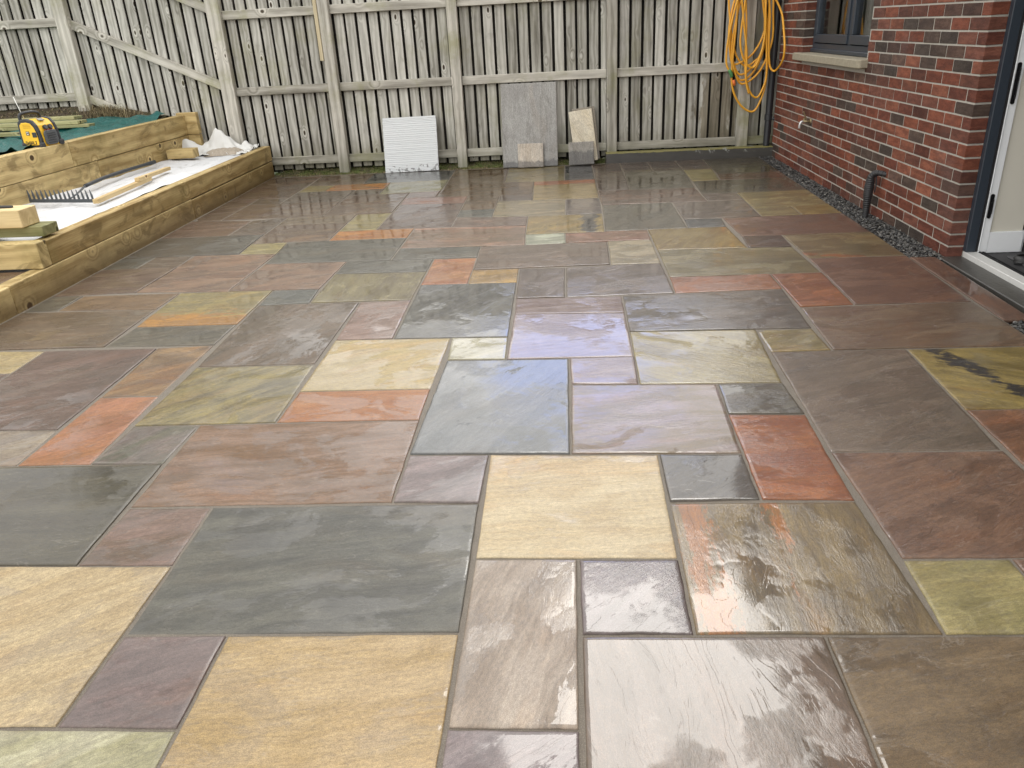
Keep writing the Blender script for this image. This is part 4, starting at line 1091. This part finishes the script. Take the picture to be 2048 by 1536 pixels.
tap = empty('outside_tap', W3(-.02, 2.86, .49), label='small brass outside tap with a lever on the brick wall', cat='tap')
M_BRASS = plain('old_brass', (.30, .24, .14), .4, .7, .2, 80); M_CHROME = plain('tap_chrome', (.55, .55, .55), .3, .8)
T = Vector(W3(0, 2.86, .49))
part(MB().tube([T + Vector((.01, 0, 0)), T + Vector((-.07, 0, 0))], .011, 10).tube([T + Vector((.01, 0, 0)), T + Vector((-.006, 0, 0))], .025, 12), 'inlet', M_BRASS, tap, smooth=True)
part(MB().tube(spline([T + Vector((-.06, 0, 0)), T + Vector((-.085, 0, -.005)), T + Vector((-.095, 0, -.03)), T + Vector((-.097, 0, -.06))], 4), .011, 10), 'spout', M_CHROME, tap, smooth=True)
part(MB().box(T + Vector((-.055, 0, .05)), (.01, .016, .08), rot=Matrix.Rotation(math.radians(-25), 3, 'Y')).tube([T + Vector((-.06, 0, 0)), T + Vector((-.06, 0, .03))], .008, 8), 'lever', M_BRASS, tap)

pipe = empty('lagged_pipe', W3(-.08, 1.12, 0), label='black tape wrapped pipe rising from the slate strip and bending into the brick wall', cat='pipe')
def tape_mat():
    m, N, b = mat('black_tape'); g = N.attr('gc', 1); w = N.n('ShaderNodeTexWave', wave_type='BANDS', bands_direction='X'); N.put(w.inputs['Vector'], N.vadd(g, N.vmul(N.noise(g, 14, 2, out=1), (.012, 0, 0)))); w.inputs['Scale'].default_value = 22; w.inputs['Distortion'].default_value = 1.5
    b.inputs['Base Color'].default_value = (.022, .022, .024, 1); b.inputs['Roughness'].default_value = .42; N.put(b.inputs['Normal'], N.bump(w.outputs[1], .0025)); return m


M_TAPE = tape_mat(); q = Vector(W3(-.075, 1.115, 0))
pts = spline([q + Vector((0, .01, -.03)), q + Vector((0, .01, .06)), q + Vector((-.002, .008, .16)), q + Vector((0, .006, .25)), q + Vector((.004, -.002, .30)), q + Vector((.03, -.02, .322)), q + Vector((.07, -.05, .318)), q + Vector((.10, -.07, .312))], 6)
rad = []
for i in range(len(pts)):
    t = i / (len(pts) - 1); rad.append(.022 + .012 * math.exp(-((t - .36) / .16) ** 2) - .006 * max(0, t - .7) / .3 + .0012 * math.sin(i * 1.7))
part(MB().tube(pts, rad, 16), 'lagging', M_TAPE, pipe, smooth=True)
part(MB().tube(spline([q + Vector((.03, -.015, .30)), q + Vector((.035, -.02, .24)), q + Vector((.03, -.02, .18))], 4), [.006] * 8 + [.003], 8), 'loose_tape', M_BLACKR, pipe, smooth=True)

dp = empty('downpipe', (2.20, 7.052, .1), label='black plastic rainwater downpipe in the corner between fence and brick wall', cat='downpipe')
M_PIPE = plain('black_pvc', (.022, .024, .028), .32)
part(MB().tube([(2.203, 7.052, .11), (2.203, 7.052, 3.5)], .034, 20), 'pipe', M_PIPE, dp, smooth=False)
part(MB().tube([(2.203, 7.052, .37), (2.203, 7.052, .375), (2.203, 7.052, .43), (2.203, 7.052, .435)], [.036, .041, .041, .036], 20), 'collar', M_PIPE, dp)
part(MB().tube([(2.22, 7.04, .385), (2.275, 7.01, .385)], .009, 8).tube([(2.25, 7.03, .385), (2.262, 7.02, .385)], .018, 8), 'bracket', M_PIPE, dp)

# dark object on the mat inside the door
sh = empty('black_shoe', W3(.40, -.25, .02), label='black shoe lying on the dark mat just inside the open door', cat='shoe')
o_ = Vector(W3(.36, -.27, .018))
def shoe(z0, z1, w, l):
    return [(o_.x + l * c, o_.y + w * s) for c, s in [(math.cos(t) * (1 if math.cos(t) > 0 else .9), math.sin(t) * (.8 + .25 * math.cos(t))) for t in [2 * math.pi * k / 20 for k in range(20)]]]
part(MB().prism(shoe(0, 0, .045, .12), .019, .035), 'sole', M_BLACKR, sh, bevel=.004)
up = MB(); ring = 18; lv = [(.036, 1.0, 0), (.048, .97, 0), (.060, .75, -.03), (.070, .5, -.05), (.074, .36, -.055)]; vs = []
for z, k, dx in lv:
    for j in range(ring):
        t = 2 * math.pi * j / ring; vs.append((o_.x + .112 * k * math.cos(t) + dx, o_.y + .042 * (k + .12) * math.sin(t), z))
up.add(vs, [(i * ring + j, i * ring + (j + 1) % ring, (i + 1) * ring + (j + 1) % ring, (i + 1) * ring + j) for i in range(4) for j in range(ring)]); part(up, 'upper', plain('black_leather', (.02, .02, .02), .35, 0, .2, 60, .002), sh, smooth=True)
MB().span((2.62, 2.3, .0185), (3.3, 2.84, .03)).build('floor_mat', plain('grey_floor_mat', (.10, .10, .105), .8, 0, .3, 300, .002), None, bevel=.004, label='flat grey mat on the dark floor inside the open door', cat='mat')

# ---------------------------------------------------------------- things leaning on the fence
def lean(x0, x1, yb, zt, yt, thick, roll=0.0, z0=0.0):
    """frame for a flat thing leaning back: local X along, local Y up its face, local Z towards the camera; origin at its lower left front corner"""
    up = Vector((0, yt - yb, zt - z0)).normalized(); ex = Vector((1, 0, 0)); ez = ex.cross(up)
    if roll:
        c, s = math.cos(roll), math.sin(roll); ex, up = ex * c + up * s, up * c - ex * s
    return Matrix(((ex.x, up.x, ez.x, x0), (ex.y, up.y, ez.y, yb), (ex.z, up.z, ez.z, z0), (0, 0, 0, 1)))


# white ribbed board: shallow ribs running across
M = lean(-1.985, -1.39, 6.97, .575, 7.135, .03, math.radians(.6), .001)
def ribbed_mat():
    m, N, b = mat('white_ribbed_plastic'); g = N.attr('gc', 1); s = N.n('ShaderNodeSeparateXYZ'); N.put(s.inputs[0], g)
    n = N.noise(g, 22, 3, .55); low = N.ss(s.outputs[1], .105, .0)
    k = N.math('MULTIPLY', N.ss(N.math('ADD', n, N.math('MULTIPLY', low, .16)), .66, .69), N.ss(s.outputs[1], .115, .06))
    c = N.mix(N.math('MULTIPLY', k, .8), (.60, .62, .63), (.17, .17, .17)); c = N.mix(N.ss(N.noise(N.vmul(g, (4, 40, 4)), 1, 3, .6), .5, .8, 0, .25), c, (.55, .55, .54))
    N.put(b.inputs['Base Color'], c); b.inputs['Roughness'].default_value = .4; return m


mb = MB(); y = 0; i = 0; rr = random.Random(2); prof = [(0, -.028)]; hs = .592
while y < hs - .012:
    w = rr.choice((.016, .02, .024)); prof += [(y + .0018, -.005), (y + .0045, 0), (y + w - .0045, 0), (y + w - .0018, -.005)]; y += w
prof += [(hs, -.003), (hs, -.028)]
vs = []; wd = .595
for x in (0, wd):
    for (yy, zz) in prof: vs.append(M @ Vector((x + (.004 if (int(yy * 40) % 3 == 0) else 0) * (1 if x else -1), yy, zz)))
n = len(prof); mb.add(vs, [(k, k + n, (k + 1) % n + n, (k + 1) % n) for k in range(n)] + [tuple(range(n)), tuple(reversed(range(n, 2 * n)))], [(x, yy, zz) for x in (0, wd) for (yy, zz) in prof], tone=.5)
mb.build('ribbed_board', ribbed_mat(), None, label='white square board with fine horizontal ribs leaning on the fence', cat='board')


def leaning_slab(name, mtx, w, h, t, cols, ang, wet, lab, seed, rough=1.0):
    s = SlabMesh(); s.slab([(0, 0), (w, 0), (w, h), (0, h)], 'x', ang, wet, random.Random(seed), thick=t, zoff=0, M=mtx, cols=cols)
    mm_ = leanm
    return s.build(name, mm_, None, label=lab, cat='stone slab')


def dry_wetfoot(name, zwet, amt):
    m = stone_mat(name, True); N = NT(m.node_tree); b = [x for x in m.node_tree.nodes if x.type == 'BSDF_PRINCIPLED'][0]
    src = b.inputs['Base Color'].links[0].from_socket; pos = N.n('ShaderNodeNewGeometry').outputs['Position']; s = N.n('ShaderNodeSeparateXYZ'); N.put(s.inputs[0], pos)
    z = N.math('ADD', s.outputs[2], N.math('MULTIPLY', N.math('SUBTRACT', N.noise(pos, 17, 4, .65), .5), .11))
    k = N.ss(z, zwet, zwet - .03); c = N.mix(N.math('MULTIPLY', k, amt), src, N.mix(1.0, src, (.28, .28, .29), 'MULTIPLY'))
    spk = N.math('MULTIPLY', N.ss(N.noise(pos, 130, 3, .7), .60, .66), N.ss(z, zwet + .02, zwet - .05))
    c = N.mix(N.math('MULTIPLY', spk, .5), c, (.42, .42, .42)); N.put(b.inputs['Base Color'], c); N.put(b.inputs['Roughness'], N.lin(k, 0, 1, .75, .35)); return m


leanm = dry_wetfoot('leaning_slab_stone', .085, .85)
leaning_slab('stone_slab', lean(-.665, -.06, 6.945, .85, 7.135, .03, 0, .001), .612, .885, .024, [(196, 202, 210), (186, 191, 198)], 96, .2, 'tall plain grey sandstone slab leaning on the fence behind the small white one', 31)
leaning_slab('stone_slab', lean(-.498, -.21, 6.905, .26, 6.958, .03, 0, .002), .288, .262, .022, [(252, 250, 248), (232, 227, 222)], 90, .2, 'small whitish square slab leaning against the tall grey slab', 32)
leanm = stone_mat('cream_offcut', True)
leaning_slab('stone_slab', lean(.128, .40, 6.985, .55, 7.12, .06, math.radians(6.5), .012), .262, .555, .026, [(255, 252, 238), (246, 240, 220)], 120, .1, 'cream rough sandstone offcut leaning behind the grey half slab, tilted left', 33)
leanm = dry_wetfoot('grey_offcut_stone', .15, .8)
leaning_slab('stone_slab', lean(.165, .44, 7.02, .53, 7.145, .03, math.radians(6.0), .02), .25, .57, .022, [(172, 168, 160), (150, 146, 138)], 80, .1, 'thin grey slab edge showing behind the right side of the cream offcut', 34)
leanm = dry_wetfoot('grey_half_stone', .165, .8)
leaning_slab('stone_slab', lean(.06, .335, 6.925, .25, 6.965, .03, math.radians(1.0), .001), .285, .25, .026, [(186, 188, 190), (164, 166, 168)], 90, .2, 'grey half slab with a wet dark foot standing in front of the cream offcut', 35)

# yellow hose hanging from the post
def hose_mat():
    m, N, b = mat('yellow_hose'); g = N.attr('gc', 1); c = N.mix(N.noise(g, 12, 3, .6), lin3((216, 150, 34)), lin3((232, 176, 62))); N.put(b.inputs['Base Color'], c); b.inputs['Roughness'].default_value = .42; return m


HY = 7.045
loops = [(1.705, 1.55, 1.63, .985, 2.085, 1.08, 1.80, 2.07, .00), (1.722, 1.25, 1.80, .945, 2.08, 1.25, 1.79, 2.02, .01), (1.735, 1.22, 1.87, .845, 2.10, 1.2, 1.83, 2.045, .02), (1.73, 1.15, 1.88, .79, 2.08, 1.1, 1.81, 2.06, -.01),
         (1.755, 1.1, 1.89, .755, 2.155, 1.15, 1.845, 2.13, .015), (1.77, .80, 2.0, .475, 2.125, .80, 1.80, 2.09, -.015), (1.90, .9, 2.03, .615, 2.12, .85, 1.86, 2.04, .025), (1.83, 1.15, 1.97, .91, 2.07, 1.2, 1.87, 2.05, -.02)]
hose = empty('garden_hose', (1.95, 7.0, 1.7), label='yellow garden hose hung in loose loops over the fence post beside the downpipe', cat='hose')
mb = MB(); rh = random.Random(5)
for i, (xl, zl, xb, zb, xr, zr, tl, tr, dy) in enumerate(loops):
    if i == 0: xb = 1.90; zb = .93
    y0 = HY - .02 - .012 * i + 0
    pts = [(tl, y0 + .01, 1.62), (tl + (xl - tl) * .62, y0, (1.62 + zl) / 2 + .05), (xl, y0 - .01, zl), (xl + (xb - xl) * .38, y0 - .015, zb + (zl - zb) * .30), (xb, y0 - .012, zb), (xr - (xr - xb) * .38, y0 - .012, zb + (zr - zb) * .30),
           (xr, y0 - .008, zr), (tr + (xr - tr) * .5, y0 - .004, (1.62 + zr) / 2 + .05), (tr, y0, 1.62), (tr - .05, y0 - .02, 1.73), ((tl + tr) / 2, y0 - .03, 1.775), (tl + .05, y0 - .01, 1.73)]
    mb.tube(spline(pts, 9, True), .0104, 10, closed=True, tone=i / 8)
pts = [(2.10, 6.965, 1.62), (2.17, 6.97, 1.52), (2.222, 6.93, 1.40), (2.228, 6.84, 1.27), (2.228, 6.74, 1.10), (2.228, 6.77, .975), (2.205, 6.91, .875), (2.165, 6.94, .885), (2.14, 6.95, .96), (2.12, 6.95, 1.15), (2.11, 6.95, 1.40), (2.07, 6.96, 1.66)]
mb.tube(spline(pts, 8), .0104, 10, tone=.4)
pts = [(1.80, HY - .10, 1.66), (1.86, HY - .11, 1.3), (1.90, HY - .12, 1.05), (1.91, HY - .12, .80), (1.95, HY - .12, .66)]
mb.tube(spline(pts, 8), .0104, 10, tone=.6)
pts = [(1.80, HY - .12, 1.64), (1.74, HY - .12, 1.4), (1.70, HY - .12, 1.15), (1.70, HY - .12, .97), (1.735, HY - .12, .89)]
mb.tube(spline(pts, 8), .0104, 10, tone=.2)
part(mb, 'hose', hose_mat(), hose, smooth=True)
part(MB().tube([(1.728, HY - .12, .905), (1.745, HY - .12, .885), (1.762, HY - .12, .84), (1.765, HY - .12, .825)], [.013, .018, .018, .012], 12), 'green_connector', plain('green_connector', (.07, .22, .07), .45), hose, smooth=True)
part(MB().tube([(1.785, HY - .11, .80), (1.80, HY - .11, .745)], [.015, .013], 12), 'orange_connector', plain('orange_connector', (.75, .18, .04), .45), hose, smooth=True)
part(MB().tube([(1.97, 7.11, 1.745), (1.97, 6.90, 1.745), (1.97, 6.885, 1.80)], .008, 8).tube([(1.90, 7.11, 1.745), (1.90, 6.90, 1.745)], .008, 8), 'hook', M_HINGE, hose)

# ---------------------------------------------------------------- radio on the upper sleeper wall
RZ = math.radians(-7)
radio = empty('site_radio', (XR - .005, 4.60, .7055), RZ, label='yellow and black site radio standing on the upper sleeper wall', cat='radio')
M_YEL = plain('radio_yellow', (.82, .50, .03), .4, 0, .05, 30); M_RBLK = plain('radio_black', (.03, .032, .037), .5, 0, .25, 90, .0008); M_RGRY = plain('radio_grey', (.10, .11, .12), .5, 0, .2, 90)
WX, LY, HZ = .185, .235, .225      # width, length along the wall, height
def rr_poly(w, h, r, n=5, top=1.0):
    out = []
    for cx, cy, a0 in ((w / 2 - r, r, -90), (w / 2 - r, h - r * top, 0), (-w / 2 + r, h - r * top, 90), (-w / 2 + r, r, 180)):
        rad = r * (top if cy > h / 2 else 1)
        for k in range(n + 1):
            a = math.radians(a0 + 90 * k / n); out.append((cx + min(r, rad) * math.cos(a), cy + rad * math.sin(a)))
    return out
MX = Matrix(((1, 0, 0, -WX / 2), (0, 0, -1, 0), (0, 1, 0, 0), (0, 0, 0, 1)))
def rbuild(mb, name, m, par=radio, **kw): return mb.build(name, m, par, **kw)
# body: profile seen from the end face (x, z), extruded along y
pr = [(-.09, .0), (.09, .0), (.092, .07), (.085, .13), (.072, .175), (.045, .212), (.0, .225), (-.06, .222), (-.085, .20), (-.092, .12)]
def ext(mb, pr, y0, y1, k=1.0, cz=.11):
    q = [((x * k) - WX / 2, (z - cz) * k + cz) for x, z in pr]; n = len(q)
    mb.add([(x, y0, z) for x, z in q] + [(x, y1, z) for x, z in q], [tuple(range(n)), tuple(reversed(range(n, 2 * n)))] + [(i, i + n, (i + 1) % n + n, (i + 1) % n) for i in range(n)], tone=.5); return mb
rbuild(ext(MB(), pr, .03, LY - .03, .97), 'body', M_YEL, bevel=.004)
rbuild(ext(MB(), pr, 0, .0295, 1.04), 'end_guard', M_RBLK, bevel=.008, seg=2)
rbuild(ext(MB(), pr, LY - .0295, LY, 1.04), 'end_guard', M_RBLK, bevel=.008, seg=2)
pl = rbuild(ext(MB(), pr, -.007, -.0005, .80, .112), 'end_panel', M_YEL, bevel=.003)
rb_ = MB()
for k in range(3): rb_.span((-WX / 2 - .035, -.0095, .160 + k * .012), (-WX / 2 + .035, -.0072, .1635 + k * .012))
rbuild(rb_, 'vent_ribs', plain('yellow_rib', (.55, .33, .02), .5), pl)
rbuild(MB().span((-WX / 2 + .032, -.0125, .085), (-WX / 2 + .072, -.0072, .125)), 'latch', M_RBLK, pl, bevel=.002)
rbuild(MB().span((-WX / 2 - .024, -.0095, .102), (-WX / 2 + .008, -.0072, .134)), 'badge', M_RBLK, pl, bevel=.003)
bd = MB()
for x0, x1, z0, z1 in ((-.019, -.012, .120, .130), (-.006, .001, .120, .130), (-.018, .002, .108, .114)): bd.span((-WX / 2 + x0, -.0102, z0), (-WX / 2 + x1, -.0097, z1))
rbuild(bd, 'badge_mark', plain('badge_white', (.7, .7, .68), .5), pl)
# lettering as blocky strokes, same characters as on the real one
GL = {'D': ['1111', '1001', '1001', '1001', '1001', '1001', '1111'], 'e': ['0000', '0000', '1111', '1001', '1111', '1000', '1111'], 'W': ['10101', '10101', '10101', '10101', '10101', '11111', '01010'], 'A': ['0110', '0110', '1001', '1001', '1111', '1001', '1001'],
      'L': ['1000', '1000', '1000', '1000', '1000', '1000', '1111'], 'T': ['1111', '0110', '0110', '0110', '0110', '0110', '0110']}
tx = MB(); x = -.050; pw = .0036; ph = .0040
for ch in 'DeWALT':
    gl = GL[ch]
    for j, row in enumerate(gl):
        for i, v in enumerate(row):
            if v == '1': tx.span((-WX / 2 + x + i * pw, -.0085, .052 - j * ph), (-WX / 2 + x + (i + 1) * pw - .00001, -.0071, .052 - (j - 1) * ph - .00001), tone=.5)
    x += (len(gl[0]) + .75) * pw
rbuild(tx, 'lettering', plain('lettering_black', (.012, .012, .012), .5), pl)
# front (towards the patio): speaker grille, knobs, display
sp = MB(); sp.prism(rr_poly(.15, .115, .03), .0, .012, Matrix(((0, 0, 1, -.004), (1, 0, 0, LY / 2 + .005), (0, 1, 0, .015), (0, 0, 0, 1)))); g_ = rbuild(sp, 'speaker_grille', M_RGRY, bevel=.003)
rbs = MB()
for k in range(5): rbs.span((.0085, LY / 2 - .045, .030 + k * .018), (.0125, LY / 2 + .055, .036 + k * .018))
rbuild(rbs, 'grille_ribs', M_RBLK, g_, bevel=.001)
for yy in (LY / 2 - .025, LY / 2 + .03):
    rbuild(MB().tube([(-.012, yy, .150), (.004, yy, .158)], [.021, .019], 16), 'knob', M_RBLK)
bt = MB()
for k in range(4): bt.span((-.006, LY / 2 - .045 + k * .024, .126), (.0035, LY / 2 - .028 + k * .024, .137))
rbuild(bt, 'buttons', plain('button_red', (.28, .05, .03), .5), bevel=.001)
dm = MB(); dm.box((-.048, LY / 2 - .005, .2155), (.034, .058, .006), rot=Matrix.Rotation(math.radians(25), 3, 'Y')); rbuild(dm, 'display', plain('lcd_grey', (.22, .22, .19), .25), bevel=.001)
hd = spline([(-WX / 2 - .062, .020, .20), (-WX / 2 - .062, .018, .245), (-WX / 2 - .05, .03, .268), (-WX / 2 - .03, .10, .275), (-WX / 2 - .03, LY - .09, .272), (-WX / 2 - .04, LY - .03, .255), (-WX / 2 - .05, LY - .018, .21)], 6)
rbuild(MB().tube(hd, .0135, 12), 'carry_handle', M_RBLK, smooth=True)
for xx, yy in ((-.012, .0), (-.012, LY), (-WX + .01, .0), (-WX + .01, LY)):
    rbuild(MB().box((xx + .008, yy + (.006 if yy == 0 else -.006), .022), (.045, .05, .044), rot=Matrix.Rotation(math.radians(45), 3, 'Z')), 'corner_bumper', M_RBLK, bevel=.012, seg=3)
rbuild(MB().tube([(-WX + .03, .07, .20), (-WX - .005, .055, .40)], [.0042, .0030], 8), 'aerial', plain('aerial_white', (.7, .7, .66), .4), smooth=True)

# ---------------------------------------------------------------- tree beyond the fence, mirrored in the wet slabs
def tree(x, y, z0, ht, rad, seed, lab, nleaf=5200):
    r = random.Random(seed); t = empty('leafy_tree', (x, y, z0), label=lab, cat='tree')
    trunk = MB(); top = ht * .72
    trunk.tube(spline([(x, y, z0), (x + .1, y, z0 + ht * .25), (x - .05, y + .1, z0 + ht * .5), (x, y, z0 + top)], 6), [.17 - .13 * i / 18 for i in range(19)], 10)
    ends = []
    for k in range(11):
        a = r.uniform(0, 6.3); h = z0 + ht * r.uniform(.32, .66); l = rad * r.uniform(.5, .9); e = Vector((x + math.cos(a) * l, y + math.sin(a) * l, h + l * r.uniform(.3, .9)))
        trunk.tube(spline([(x, y, h), (x + math.cos(a) * l * .5, y + math.sin(a) * l * .5, h + l * .2), e], 5), [.06 - .045 * i / 10 for i in range(11)], 6); ends.append(e)
    part(trunk, 'trunk', plain('bark', (.07, .05, .035), .9, 0, .3, 12, .01), t, smooth=True)
    cl = [e + Vector([r.gauss(0, rad * .22) for _ in range(3)]) for e in ends for _ in range(5)] + [Vector((x, y, z0 + top)) + Vector([r.gauss(0, rad * .3) for _ in range(3)]) for _ in range(12)]
    lv = MB()
    for _ in range(nleaf):
        c = r.choice(cl) + Vector([r.gauss(0, rad * .13) for _ in range(3)]); s = r.uniform(.05, .10); R = Matrix.Rotation(r.uniform(0, 6.3), 3, 'Z') @ Matrix.Rotation(r.uniform(-1.2, 1.2), 3, 'X'); k = r.uniform(.6, 1.3)
        lv.add([c + R @ Vector(v) * s for v in ((-1, 0, 0), (0, -.5, .1), (1, 0, 0), (0, .5, .1))], [(0, 1, 2, 3)], tone=k, col=(.05 * k, .075 * k, .02 * k))
    part(lv, 'crown', M_BLADE, t)


tree(-8.6, 12.0, 0, 8.2, 1.7, 3, 'leafy tree beyond the left end of the fence, mirrored in the wet slabs')
